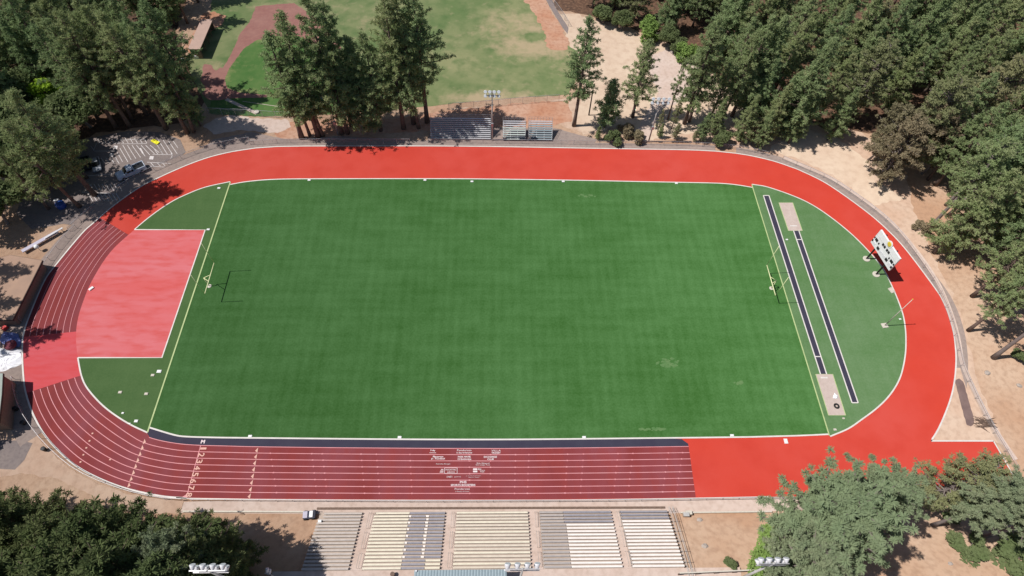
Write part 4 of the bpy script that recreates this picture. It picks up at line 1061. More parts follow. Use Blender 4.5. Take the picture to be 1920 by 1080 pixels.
# ------------------------------------------------------------------ scoreboard
def scoreboard():
    pa, pb = G(1624, 486), G(1642, 515)
    root = empty('scoreboard', (pa+pb)/2, 0, 'white scoreboard with dark digit windows and a yellow round badge, standing over the red bend', 'scoreboard')
    o = root.location; ux = (pb-pa).normalized(); nx = Vector((ux.y, -ux.x, 0))
    if nx.x > 0: nx = -nx
    # the panel hangs on the camera side of the two posts; its heights follow from the photograph
    mid = o+nx*0.62+ux*0.25
    def height(ty):
        return min((z*0.05 for z in range(20, 300)), key=lambda z: abs(proj((mid.x, mid.y, z))[1]-ty))
    H0, H1 = height(480.5), height(457.5)
    ea = min((w*0.05 for w in range(20, 140)), key=lambda w: abs(proj(mid+ux*w+Vector((0, 0, H0)))[1]-508)); W_ = 2*ea; half = ea
    M = Matrix.Translation(Vector((mid.x-o.x, mid.y-o.y, 0))) @ Matrix(((ux.x, nx.x, 0, 0), (ux.y, nx.y, 0, 0), (0, 0, 1, 0), (0, 0, 0, 1)))
    def P(u, dd, z): return (M @ Vector((u, dd, z)))
    def panel(u0, u1, z0, z1, y0, y1):
        m_ = MB(); vs = [P(u, y, z) for y in (y0, y1) for (u, z) in ((u0, z0), (u1, z0), (u1, z1), (u0, z1))]
        return m_.add(vs, [(0, 1, 2, 3), (7, 6, 5, 4), (0, 4, 5, 1), (1, 5, 6, 2), (2, 6, 7, 3), (3, 7, 4, 0)])
    panel(-half, half, H0, H1, -0.35, 0).build('panel', MATS['white_paint'], root, bevel=0.03)
    fr = panel(-half, half, H0+2.55, H0+2.60, 0.0, 0.02)
    fr.build('panel_seam', MATS['pole_grey'], root)
    for p in (pa, pb):
        q = p-o
        MB().tube([q, q+Vector((0, 0, 7.9))], 0.17, 10).build('post', MATS['black_paint'], root, True)
        MB().lathe([(0.72, 0.08), (0.72, 0.20), (0.62, 0.24)], c=q, n=16).build('footing', MATS['pale_concrete'], root)
        # bracket tying post to panel
        uu = (q-(mid-o)).dot(ux)
        MB().tube([q+Vector((0, 0, 4.2)), P(uu, -0.3, 4.2)], 0.08, 6).tube([q+Vector((0, 0, 6.4)), P(uu, -0.3, 6.4)], 0.08, 6).build('bracket', MATS['black_paint'], root)
    O_ = np.array([275, 270.]); EU = np.array([355, 525.]); EV = np.array([160, -202.])
    A = np.linalg.inv(np.stack([EU, EV], 1))
    def uv(x, y):
        u, v = A@(np.array([x, y])-O_); return (u-0.5)*W_, H0+v*(H1-H0)
    for (x, y, w, h) in [(385, 245, .75, .62), (315, 240, .32, .5), (352, 197, .3, .4), (425, 310, .3, .42), (500, 333, .48, .55), (530, 376, .48, .55), (572, 435, .48, .55), (602, 475, .48, .55),
                      (418, 392, .72, .62), (572, 598, .72, .62), (616, 575, .3, .42), (660, 633, .82, .62), (698, 686, .3, .4), (660, 730, .36, .5)]:
        u, z = uv(x, y); panel(u-w/2, u+w/2, z-h/2, z+h/2, 0.003, 0.05).build('digit_window', MATS['black_paint'], root)
    for (x, y, w, h) in [(342, 292, .9, .55), (458, 450, .5, .6), (490, 490, .5, .6), (528, 543, .55, .6), (630, 690, .9, .6)]:
        u, z = uv(x, y); panel(u-w/2, u+w/2, z-h/2, z+h/2, 0.003, 0.04).build('caption_plate', MATS['lamp_white'], root)
    # lettering strip marks too small to read along the upper band
    u0 = 0.0; zc = H1-0.05
    Mr = M @ Matrix.Translation(Vector((u0, 0.03, zc))) @ Matrix.Rotation(R(-90), 4, 'X')
    bd = MB().lathe([(0.72, -0.05), (0.72, 0.06), (0.66, 0.08)], n=24); bd.v = [tuple(Mr @ Vector(v)) for v in bd.v]
    b0 = bd.build('badge', MATS['white_paint'], root)
    b2 = MB().lathe([(0.50, 0.083), (0.50, 0.13), (0.36, 0.16)], n=24); b2.v = [tuple(Mr @ Vector(v)) for v in b2.v]
    b2.build('badge_disc', MATS['badge_yellow'], b0)
scoreboard()

# ------------------------------------------------------------------ flagpole
fp = empty('flagpole', G(1658, 611), 0, 'bare pale flagpole on a square concrete footing in the right end turf', 'flagpole')
MB().box((0, 0, 0.14), (1.15, 1.0, 0.16), R(8)).build('footing', MATS['pale_concrete'], fp, bevel=0.03)
MB().tube([(0, 0, 0.2), (0, 0, 4.5), (0, 0, 9.3)], [0.09, 0.075, 0.05], 10).build('pole', MATS['pale_concrete'], fp, True)
MB().lathe([(0.02, 9.28), (0.10, 9.36), (0.10, 9.46), (0.02, 9.54)], n=10).build('finial', MATS['badge_yellow'], fp, True)

# ------------------------------------------------------------------ light poles
def light_pole(p, h, label, n=4, rz=0.0, r=0.2, gap=0.95, size=0.36):
    root = empty('light_pole', p, rz, label, 'light pole', 'floodlight poles round the track')
    MB().tube([(0, 0, -0.1), (0, 0, h)], [r, r*0.55], 12).build('pole', MATS['pole_grey'], root, True)
    w = gap*(n-1)/2
    for k, z in enumerate((h-0.1, h-1.15)):
        MB().box((0, -0.05, z), (2*w+0.6, 0.12, 0.12)).build('crossarm', MATS['galvanized'], root)
        for i in range(n):
            x = -w+i*gap
            s = 1 if p.y < 60 else -1
            Mx = Matrix.Translation((x, 0.32*s, z+0.12)) @ Matrix.Rotation(R(-58*s), 4, 'X')
            lm = MB().lathe([(0.12, -0.34), (0.20, -0.22), (size, 0.16), (size*1.02, 0.24)], n=14); lm.v = [tuple(Mx @ Vector(v)) for v in lm.v]
            f = lm.build('floodlight', MATS['lamp_white'], root, True)
            gl_ = MB().lathe([(size*0.92, 0.243), (size*0.92, 0.262)], n=14); gl_.v = [tuple(Mx @ Vector(v)) for v in gl_.v]
            gl_.build('lens', MATS['lamp_glass'], f)
    MB().box((0, -0.25, h*0.35), (0.5, 0.35, 0.8)).build('control_box', MATS['galvanized'], root)
    return root
light_pole(G(634, 253), 10.6, 'far light pole half hidden among the row of pines', gap=0.85, r=0.17)
light_pole(G(923, 263), 13.9, 'tall light pole between the big aluminium bleacher and the small ones', gap=0.95, r=0.19)
light_pole(G(1216, 266), 12.6, 'slanted looking light pole behind the far fence near the lone pines', gap=1.15, r=0.17)
def near_pole(tx, ty, h, label, **k):
    z = h
    for _ in range(6):
        p = G(tx, ty, z); z = h+terrain(p.x, p.y)
    return light_pole(on_ground(p), h, label, **k)
near_pole(1452, 1056, 17.0, 'near light pole with white floodlights in front of the bright bush, bottom right', gap=1.0, r=0.22, size=0.35)
near_pole(980, 1066, 17.0, 'near light pole beside the press box roof, bottom centre', gap=1.15, r=0.22, size=0.35)
near_pole(388, 1069, 23.0, 'near light pole in the dark shade of the bank, bottom left', gap=1.05, r=0.22, size=0.32)
near_pole(500, 1074, 6.0, 'single small lamp post in the shaded bank, bottom left', n=1, r=0.08, size=0.22)

# ------------------------------------------------------------------ fences
def resample(P, step):
    out = [P[0].copy()]; acc = 0.0
    for i in range(1, len(P)):
        a, b = P[i-1], P[i]; d = (b-a).length; t = step-acc
        while t <= d:
            out.append(a+(b-a)*(t/d)); t += step
        acc = (acc+d) % step
    return out
def fence(px, h, step, label, group='chain link fences', world_pts=None, rail=0.035, post=0.04):
    P = world_pts if world_pts else catmull(GP(px), 5)
    Q = resample(P, step)
    root = empty('chain_link_fence', on_ground(Q[0]), 0, label, 'fence', group)
    o = root.location
    gz = [Vector((q.x, q.y, terrain(q.x, q.y)))-o for q in Q]
    MB().tube([g+Vector((0, 0, h)) for g in gz], rail, 6).build('top_rail', MATS['galvanized'], root)
    vs = []; fs = []
    for g in gz: vs += [g+Vector((0, 0, 0.04)), g+Vector((0, 0, h))]
    for i in range(len(gz)-1): fs.append((2*i, 2*i+2, 2*i+3, 2*i+1))
    mesh_from('wire_mesh', vs, fs, MATS['chain_link'], root)
    for g in gz:
        MB().tube([g+Vector((0, 0, -0.05)), g+Vector((0, 0, h+0.05))], post, 6).build('fence_post', MATS['galvanized'], root)
    return root
fw = offset(W_left, 2.6)
if (fw[60]-C0).length < (W_left[60]-C0).length: fw = offset(W_left, -2.6)
north_i = [i for i, p in enumerate(W_left) if p.y > G(150, 440).y and p.x < -46]
fence(None, 1.3, 3.0, 'fence along the car park side of the bend at the upper left', world_pts=[fw[i] for i in north_i]+GP([(470, 272), (520, 269), (560, 268.3), (640, 268.3), (780, 268.5)]))
fence([(808, 268.5), (920, 269), (1040, 270.5), (1150, 272.5), (1216, 272), (1290, 274), (1342, 277), (1385, 281), (1425, 289), (1460, 299)], 1.3, 3.0, 'fence in front of the far bleachers and along the far straight')
fence([(1466, 300), (1506, 317), (1552, 338), (1600, 369), (1648, 405), (1682, 438), (1712, 478), (1748, 530), (1772, 580), (1788, 632), (1798, 680), (1815, 722), (1838, 770), (1862, 815), (1888, 858), (1912, 900)], 1.25, 3.2, 'fence round the right bend between the red track and the concrete gutter')
fence([(1885, 850), (1800, 930), (1640, 936), (1440, 936), (1200, 940), (1000, 941.5), (800, 942), (620, 941), (475, 940), (350, 939.5)][1:], 1.1, 2.6, 'fence between the near straight and the home stand walkway', rail=0.045)
fence([(345, 939), (300, 936), (240, 922), (185, 902), (140, 878), (98, 842), (72, 812), (50, 780), (36, 748), (30, 715), (28, 698)], 1.25, 2.8, 'fence round the lower left bend beside the dirt path')
fence([(42, 604), (52, 570), (68, 535), (92, 494), (120, 456), (150, 424)], 1.25, 2.8, 'fence beside the brown flat roofed building at the left bend')
fence([(842, 206), (900, 202.5), (960, 196.5), (1010, 192.5), (1062, 188.5)], 2.0, 3.0, 'tall fence between the ball field and the orange dirt bank')
fence([(392, 214), (440, 216), (490, 219), (545, 222), (640, 219), (780, 211)], 1.9, 3.2, 'fence along the left edge of the ball field behind the row of pines', post=0.05)
fence([(1026, -5), (1042, 14), (1056, 34), (1068, 54)], 1.6, 3.0, 'fence beside the short service road at the top edge')

# ------------------------------------------------------------------ home stand
ROW_Y0, ROW_DY, ROW_Z0, ROW_DZ, NROW = 23.05, 0.535, 0.25, 0.30, 17
def row_y(k): return ROW_Y0-ROW_DY*k
def row_z(k): return ROW_Z0+ROW_DZ*k
def edge_x(px0, px1):
    a = G(px0, 969, row_z(0)+.4); b = G(px1, 1062, row_z(16)+.4); return (a.x+b.x)/2
ymin = row_y(NROW)
def stand_section(xa, xb, label, colour):
    root = empty('bleacher_section', ((xa+xb)/2, row_y(0), 0), 0, label, 'bleacher', 'sections of the home stand')
    o = root.location
    m_ = MB()
    for k in range(NROW):
        y1, y0 = row_y(k)+ROW_DY*0.5, row_y(k)-ROW_DY*0.5
        m_.box(((xa+xb)/2-o.x, (y0+y1)/2-o.y, row_z(k)/2-0.5), (xb-xa, ROW_DY, row_z(k)+1.0))
    m_.build('steps', MATS['step_concrete'], root)
    rr = random.Random(int(xa*10))
    for k in range(NROW):
        for (f0, f1, mt) in colour(k):
            u0, u1 = xa+(xb-xa)*f0+0.05, xa+(xb-xa)*f1-0.02
            z = row_z(k)+0.40
            b = MB().box(((u0+u1)/2-o.x, row_y(k)-0.05-o.y, z), (u1-u0, 0.27, 0.06)).build('bench', MATS[mt], root)
            lg = MB(); n = max(2, int((u1-u0)/1.8))
            for i in range(n+1): lg.box((u0+0.06+(u1-u0-0.12)*i/n-o.x, row_y(k)-0.05-o.y, z-0.215), (0.08, 0.16, 0.36))
            lg.box(((u0+u1)/2-o.x, row_y(k)-0.05-o.y, z-0.05), (u1-u0-0.1, 0.06, 0.035)).build('bench_frame', MATS['pole_grey'], b)
    return root
def col1(k): return [(0.0 if k > 1 else 0.1, 1, 'bench_brown_grey')]
def col2(k):
    if k == 0: return [(0.02, 0.50, 'bench_yellow'), (0.50, 1, 'bench_slate')]
    if k > 13: return [(0, 0.50, 'bench_yellow'), (0.50, 0.80, 'bench_slate'), (0.80, 1, 'bench_yellow')]
    return [(0, 0.49, 'bench_yellow'), (0.49, 0.53, 'bench_white'), (0.53, 0.73, 'bench_slate'), (0.73, 0.78, 'bench_white'), (0.78, 1, 'bench_slate')] if k % 2 else [(0, 0.50, 'bench_yellow'), (0.50, 0.74, 'bench_slate'), (0.74, 0.78, 'bench_white'), (0.78, 1, 'bench_slate')]
def col3(k): return [(0, 1, 'bench_tan' if k % 3 else 'bench_yellow')]
def col4(k):
    if k < 4: return [(0, 0.33, 'bench_grey'), (0.33, 1, 'bench_slate')]
    return [(0, 0.35, 'bench_grey'), (0.35, 1, 'bench_white')]
def col5(k): return [(0, 1, 'bench_slate' if k < 3 else 'bench_white')]
S = [(edge_x(592, 572), edge_x(677, 655)), (edge_x(699, 681), edge_x(833, 826)), (edge_x(855, 849), edge_x(990, 996)), (edge_x(1012, 1018), edge_x(1146, 1168)), (edge_x(1164, 1184), edge_x(1251, 1286))]
stand_section(*S[0], 'leftmost section of the home stand, all weathered brown grey benches', col1)
stand_section(*S[1], 'home stand section with yellow benches on its left and slate ones on its right', col2)
stand_section(*S[2], 'middle section of the home stand with tan benches all across', col3)
stand_section(*S[3], 'home stand section with grey benches on its left and white ones on its right', col4)
stand_section(*S[4], 'rightmost section of the home stand, white benches behind three slate rows', col5)
for i, lab in enumerate(('aisle between the brown grey benches and the yellow benches', 'aisle between the slate benches and the tan benches', 'aisle between the tan benches and the grey benches', 'aisle between the two sections with white benches')):
    xa, xb = S[i][1]+0.004, S[i+1][0]-0.004
    root = empty('stand_aisle', ((xa+xb)/2, row_y(0), 0), 0, 'concrete stepped '+lab, 'aisle', 'stepped aisles of the home stand'); o = root.location
    m_ = MB()
    for k in range(NROW):
        for q in (0, 1):
            y1 = row_y(k)+ROW_DY*(0.5-0.5*q); z = row_z(k)-0.10+ROW_DZ*0.5*q
            m_.box((0, y1-ROW_DY*0.25-o.y, z/2-0.5), (xb-xa, ROW_DY*0.5, z+1.0))
    m_.build('steps', MATS['concrete'], root)
    xr = (xb-xa)*0.12
    for part in range(3):
        k0, k1 = part*6, min(NROW-1, part*6+4.6)
        a = Vector((xr, row_y(k0)-o.y, row_z(k0)+0.85)); b = Vector((xr, row_y(k1)-o.y, row_z(int(k1))+0.85))
        r_ = MB().tube([a-Vector((0, 0, .8)), a, b, b-Vector((0, 0, .8))], 0.03, 6)
        a2, b2 = a+Vector((0.32, 0, 0)), b+Vector((0.32, 0, 0))
        r_.tube([a2-Vector((0, 0, .8)), a2, b2, b2-Vector((0, 0, .8))], 0.03, 6)
        r_.build('handrail', MATS['bench_brown_grey'], root)
hr = empty('side_railing', (S[4][1]+0.25, row_y(0), 0), 0, 'long double pipe railing down the right side of the home stand', 'railing'); o = hr.location
for dx in (0.0, 0.55):
    for dz in (0.55, 1.05):
        MB().tube([(dx, 0.6, 0.25+dz), (dx, ymin-o.y, row_z(NROW-1)+dz), (dx, ymin-o.y-2.5, row_z(NROW-1)+dz)], 0.032, 6).build('rail', MATS['pole_grey'], hr)
    for k in range(0, NROW+1, 3):
        MB().tube([(dx, row_y(k)-o.y, row_z(k)-0.4), (dx, row_y(k)-o.y, row_z(k)+1.05)], 0.032, 6).build('rail_post', MATS['pole_grey'], hr)
fc = MB().box((0, 0, 0.17), ((G(1246, 953)-G(595, 953)).length, 0.30, 0.24)).build('timber_edging', MATS['timber'], None, bevel=0.02)
fc.location = (G(595, 953)+G(1246, 953))/2; fc.rotation_euler = (0, 0, math.atan2((G(1246, 951.5)-G(595, 953.5)).y, (G(1246, 951.5)-G(595, 953.5)).x))
tag(fc, 'long low dark timber edging in front of the home stand benches', 'edging')
# landing behind the last row
ld = MB().box((0, 0, 0), (66, 9, 0.2)).build('stand_landing', MATS['concrete'])
ld.location = ((S[0][0]+S[4][1])/2+2, ymin+ROW_DY*0.5-4.5-0.004, row_z(NROW-1)-0.10); ld['kind'] = 'structure'
# retaining wall on the bank left of the stand
wl = [G(345, 960), G(460, 961), G(574, 961)]
a, b = wl[0], wl[2]
rw = MB().box((0, 0, 0.25), ((b-a).length, 0.22, 0.5)).build('retaining_wall', MATS['pale_concrete'], None, bevel=0.02)
rw.location = (a+b)/2; rw.rotation_euler = (0, 0, math.atan2(b.y-a.y, b.x-a.x)); tag(rw, 'low concrete retaining wall between the walkway and the shaded bank', 'wall')
a, b = G(1275, 962), G(1446, 960)
kb = MB().box((0, 0, 0.2), ((b-a).length, 0.22, 0.4)).box((-(b-a).length/2+1.2, -0.1, 0.45), (1.0, 0.6, 0.7)).build('low_wall', MATS['pale_concrete'], None, bevel=0.02)
kb.location = (a+b)/2; kb.rotation_euler = (0, 0, math.atan2(b.y-a.y, b.x-a.x)); tag(kb, 'low pale wall with a square end pier right of the home stand', 'wall')
vb = empty('valve_cabinet', G(1284, 967), 0, 'small grey brown cabinet at the end of the low pale wall', 'cabinet')
MB().box((0, 0, 0.5), (0.8, 0.5, 0.8)).build('body', MATS['cardboard'], vb, bevel=0.02)
MB().box((0, 0, 0.93), (0.9, 0.6, 0.06)).build('lid', MATS['pole_grey'], vb)
a, b = GT(1270, 1077), GT(1440, 1070)
tf = empty('timber_fence', (a+b)/2, math.atan2(b.y-a.y, b.x-a.x), 'brown board fence along the bottom edge right of the home stand', 'fence'); L_ = (b-a).length
MB().box((0, 0, 0.7), (L_, 0.06, 1.0)).build('boards', MATS['timber'], tf)
MB().box((0, 0, 1.23), (L_, 0.16, 0.05)).build('cap', MATS['pale_concrete'], tf)
for i in range(6): MB().box((-L_/2+0.1+i*(L_-0.2)/5, -0.08, 0.6), (0.12, 0.09, 1.2)).build('fence_post', MATS['timber'], tf)

# press box
def press_box():
    zr = row_z(NROW-1)+3.0
    a, b = G(777, 1069, zr), G(950, 1069, zr)
    root = empty('press_box', ((a.x+b.x)/2, a.y, row_z(NROW-1)), 0, 'press box with a ribbed blue grey metal roof at the bottom edge behind the stand', 'building')
    w = (b.x-a.x); d = 3.6
    MB().box((0, -d/2-0.25, 1.3), (w-0.5, d-0.5, 2.6)).build('wall', MATS['wall_brown'], root)
    vs = []; n = 62
    for i in range(n+1):
        x = -w/2+w*i/n; z = 2.95+(0.05 if i % 2 else 0.0)
        vs += [(x, 0, z), (x, -d, z+0.22)]
    fs = [(2*i, 2*i+1, 2*i+3, 2*i+2) for i in range(n)]
    k = len(vs); vs += [(x, y, z-0.08) for x, y, z in vs]
    fs += [(2*i+2+k, 2*i+3+k, 2*i+1+k, 2*i+k) for i in range(n)]+[(2*i+k, 2*i, 2*i+2, 2*i+2+k) for i in range(n)]+[(2*i+1, 2*i+1+k, 2*i+3+k, 2*i+3) for i in range(n)]
    o_ = mesh_from('roof', vs, fs, MATS['roof_steel'], root)
    if sum(p.normal.z for p in list(o_.data.polygons)[:n]) < 0: o_.data.flip_normals()
    for i in range(4): MB().box((-w/2+1.4+i*(w-2.8)/3, -0.24, 1.6), (2.6, 0.06, 0.9)).build('window', MATS['dark_window'], root)
    for x in (-w/2+0.3, w/2-0.2): MB().lathe([(0.10, 3.02), (0.16, 3.1), (0.10, 3.22)], c=(x, -0.1, 0), n=10).build('roof_lamp', MATS['lamp_white'], root, True)
press_box()
bn = MB().lathe([(0.26, 0.1), (0.30, 0.8), (0.32, 0.84), (0.24, 0.86)], n=12).build('litter_bin', MATS['timber'], None); bn.location = (G(737, 1078, 5).x, G(737, 1078, 5).y, row_z(NROW-1)-0.1); tag(bn, 'dark litter bin left of the press box roof', 'bin')

# utility cart at the left end of the stand
ct = empty('utility_cart', G(582, 967), R(5), 'dark navy utility cart with a white seat at the left end of the stand', 'cart')
MB().box((0, 0, 0.62), (1.9, 1.15, 0.45)).build('body', MATS['navy_metal'], ct, bevel=0.06)
MB().box((0.35, 0, 0.95), (0.55, 0.95, 0.22)).build('seat', MATS['white_paint'], ct, bevel=0.05)
MB().box((-0.55, 0, 0.92), (0.7, 1.0, 0.18)).build('cargo_bed', MATS['lavender_steel'], ct, bevel=0.03)
MB().tube([(0.95, -0.5, 0.8), (0.95, -0.5, 1.3), (0.95, 0.5, 1.3), (0.95, 0.5, 0.8)], 0.04, 6).build('roll_bar', MATS['black_paint'], ct)
for sx in (-0.6, 0.6):
    for sy in (-0.6, 0.6):
        w_ = MB().lathe([(0.2, -0.1), (0.3, -0.08), (0.3, 0.08), (0.2, 0.1)], n=12); Mx = Matrix.Translation((sx, sy, 0.36)) @ Matrix.Rotation(R(90), 4, 'X'); w_.v = [tuple(Mx @ Vector(v)) for v in w_.v]
        w_.build('wheel', MATS['rubber'], ct)
pp = MB().box((0, 0, 0.1), (0.5, 0.42, 0.2)).build('white_box', MATS['white_paint'], None, bevel=0.03); q = G(600, 978, row_z(2)+0.45); pp.location = q; tag(pp, 'small white box left lying on a brown grey bench', 'box')

# ------------------------------------------------------------------ far bleachers
def far_bleacher(px0, px1, pyf, pyb, rows, hback, label, mat_seat, split=None, rail=True):
    a, b = G(px0, pyf), G(px1, pyf); yb = G((px0+px1)/2, pyb, hback).y
    w = b.x-a.x; d = yb-a.y; dy = d/rows; dz = (hback-0.45)/(rows-1)
    root = empty('metal_bleacher', ((a.x+b.x)/2, a.y, 0), 0, label, 'bleacher', 'metal bleachers across the track')
    fr = MB()
    n = max(3, int(w/2.2))
    for i in range(n+1):
        x = -w/2+0.08+(w-0.16)*i/n
        fr.tube([(x, 0.1, 0.06), (x, d-0.1, 0.06)], 0.03, 5).tube([(x, 0.1, 0.3), (x, d-0.1, hback-0.15)], 0.03, 5)
        for k in range(0, rows, 2): fr.tube([(x, dy*(k+0.5), 0.06), (x, dy*(k+0.5), 0.40+dz*k)], 0.025, 5)
    fr.build('frame', MATS['galvanized'], root)
    for k in range(rows):
        z = 0.45+dz*k; y = dy*(k+0.5)
        mt = mat_seat(k)
        s_ = MB().box((0, y, z), (w, 0.26, 0.05)).build('bench', MATS[mt], root)
        if k: MB().box((0, y-dy*0.45, z-0.32), (w, 0.22, 0.04)).build('footboard', MATS['shaded_steel'], root)
    if rail:
        for zz in (0.45, 0.95):
            MB().tube([(-w/2, 0.6, 0.9+zz), (-w/2, d+0.1, hback+zz), (w/2, d+0.1, hback+zz), (w/2, 0.6, 0.9+zz)], 0.028, 6).build('guard_rail', MATS['galvanized'], root)
        gp = MB()
        for i in range(9): x = -w/2+w*i/8; gp.tube([(x, d+0.1, hback-0.4), (x, d+0.1, hback+0.95)], 0.025, 5)
        for s in (-1, 1):
            for k in range(0, rows, 2): gp.tube([(s*w/2, dy*(k+0.5), 0.1), (s*w/2, dy*(k+0.5), 0.45+dz*k+0.9)], 0.025, 5)
        gp.build('guard_posts', MATS['galvanized'], root)
far_bleacher(808, 920, 262, 221, 11, 3.6, 'big aluminium bleacher with long silver benches, half shaded by the pines', lambda k: 'aluminium')
far_bleacher(943, 985, 265, 226, 9, 2.9, 'small bleacher with greenish benches just right of the tall light pole', lambda k: 'bench_green' if k < 6 else 'aluminium')
far_bleacher(991, 1035, 265.5, 226, 9, 2.9, 'small bleacher with pale steel benches, rightmost of the far bleachers', lambda k: 'roof_steel' if k < 7 else 'aluminium')
up = MB().tube([(0, 0, -0.1), (0, 0, 7.2)], [0.17, 0.13], 10).box((0, 0, 6.7), (0.5, 0.3, 0.5)).build('utility_pole', MATS['creosote'], None, True); up.location = G(1104, 216); tag(up, 'short dark wooden pole standing right of the lone slender pine', 'pole')

# ------------------------------------------------------------------ dugout
def dugout():
    h = 2.9
    # roof corners read off the photograph
    c = [G(352, 92, h), G(366, 90, h), G(386, 42, h), G(377, 36, h)]
    root = empty('dugout', Vector(((c[0].x+c[2].x)/2, (c[0].y+c[2].y)/2, 0)), 0, 'long open dugout with a pinkish flat roof beside the ball field', 'dugout'); o = root.location
    ax = (c[3]-c[0]).normalized(); L_ = (c[3]-c[0]).length; wv = Vector((ax.y, -ax.x, 0)); w = 3.0
    M = Matrix.Translation(Vector((c[0].x-o.x, c[0].y-o.y, 0))) @ Matrix(((ax.x, wv.x, 0, 0), (ax.y, wv.y, 0, 0), (0, 0, 1, 0), (0, 0, 0, 1)))
    def bx(x0, x1, y0, y1, z0, z1, nm, mt):
        m_ = MB().box(((x0+x1)/2, (y0+y1)/2, (z0+z1)/2), (x1-x0, y1-y0, z1-z0)); m_.v = [tuple(M @ Vector(v)) for v in m_.v]; m_.build(nm, MATS[mt], root)
    bx(0, L_, 0, w, h-0.15, h, 'roof', 'roof_pink')
    bx(0.2, L_-0.2, 0.2, 0.4, 0.05, h-0.16, 'back_wall', 'wall_brown')
    bx(0.2, 0.4, 0.402, w-0.4, 0.05, h-0.16, 'end_wall', 'wall_brown'); bx(L_-0.4, L_-0.2, 0.402, w-0.4, 0.05, h-0.16, 'end_wall', 'wall_brown')
    bx(0.6, L_-0.6, 0.7, 1.1, 0.42, 0.48, 'bench', 'timber')
    for i in range(5): x = 0.5+(L_-1.1)*i/4; bx(x, x+0.12, w-0.35, w-0.23, 0.05, h-0.16, 'post', 'timber')
    for (x, nm) in ((-1.4, 'pad'), (L_+0.6, 'pad')):
        pass
    return c
dugout()
for (px, py, lab) in ((372, 108, 'white block at the near end of the dugout'), (389, 55, 'white block at the far end of the dugout'), (344, 115, 'round white drum in the brush left of the dugout')):
    b_ = MB().lathe([(0.55, 0.03), (0.6, 0.5), (0.5, 0.7), (0.3, 0.74)], n=12).build('white_drum', MATS['white_paint'], None, True) if 'drum' in lab else MB().box((0, 0, 0.45), (1.8, 1.0, 0.8), R(15)).build('white_block', MATS['white_paint'], None, bevel=0.05)
    b_.location = G(px, py); tag(b_, lab, 'drum' if 'drum' in lab else 'block')

# ------------------------------------------------------------------ vehicles
def pickup(p, rz, paint, label):
    root = empty('pickup_truck', p, rz, label, 'truck', None)
    W2 = 0.98
    body = MB()
    side = [(-2.75, 0.5), (2.72, 0.5), (2.78, 0.85), (2.60, 1.08), (1.25, 1.18), (-0.55, 1.18), (-0.55, 1.16), (-2.75, 1.16)]
    Mx = Matrix(((1, 0, 0, 0), (0, 0, -1, 0), (0, 1, 0, 0), (0, 0, 0, 1)))
    body.prism(side, -W2, W2, Mx); body.build('body', MATS[paint], root, bevel=0.07)
    MB().box((-1.68, 0, 1.17), (1.9, 1.55, 0.04)).build('bed_floor', MATS['car_black'], root)
    for s in (-1, 1): MB().box((-1.68, s*0.88, 1.25), (2.1, 0.16, 0.2)).build('bed_side', MATS[paint], root, bevel=0.04)
    MB().box((-2.68, 0, 1.25), (0.12, 1.6, 0.2)).build('tailgate', MATS[paint], root, bevel=0.03)
    cab = MB(); bot = [(1.30, 1.17), (-0.62, 1.17), (-0.50, 1.80), (0.52, 1.82)]
    cab.prism(bot, -0.90, 0.90, Mx); cb = cab.build('cab', MATS[paint], root, bevel=0.08)
    ws = [(1.24, -0.78, 1.22), (1.24, 0.78, 1.22), (0.60, 0.70, 1.78), (0.60, -0.70, 1.78)]
    mesh_from('windscreen', [Vector(v)+Vector((0.035, 0, 0.03)) for v in ws]+[Vector(v)+Vector((0.0, 0, 0.0)) for v in ws], [(0, 1, 2, 3), (7, 6, 5, 4), (0, 4, 5, 1), (1, 5, 6, 2), (2, 6, 7, 3), (3, 7, 4, 0)], MATS['dark_window'], cb)
    for s in (-1, 1):
        for (x0, x1) in ((0.02, 0.78), (-0.50, -0.06)):
            MB().box(((x0+x1)/2, s*0.905, 1.48), (x1-x0, 0.02, 0.40)).build('side_window', MATS['dark_window'], cb)
        MB().box((2.70, s*0.72, 0.88), (0.14, 0.36, 0.2)).build('headlight', MATS['lamp_glass'], root)
        MB().box((1.05, s*1.08, 1.25), (0.12, 0.2, 0.16)).build('mirror', MATS['black_paint'], root)
        for x in (1.75, -1.75):
            w_ = MB().lathe([(0.22, -0.13), (0.38, -0.11), (0.38, 0.11), (0.22, 0.13)], n=18); M2 = Matrix.Translation((x, s*0.90, 0.42)) @ Matrix.Rotation(R(90), 4, 'X'); w_.v = [tuple(M2 @ Vector(v)) for v in w_.v]
            wo_ = w_.build('wheel', MATS['rubber'], root)
            r_ = MB().lathe([(0.2, 0.132), (0.2, 0.14), (0.1, 0.15)], n=12); M3 = Matrix.Translation((x, s*0.90, 0.42)) @ Matrix.Rotation(R(-90*s), 4, 'X'); r_.v = [tuple(M3 @ Vector(v)) for v in r_.v]; r_.build('rim', MATS['galvanized'], wo_)
    return root
a, b = G(226, 336), G(272, 316); d = a-b
pickup((a+b)/2+Vector((0, 0, 0.0)), math.atan2(d.y, d.x), 'car_white_shaded', 'white pickup truck with a dark load bed parked in the shade beside the red bend').scale = (1.1, 1.1, 1.1)
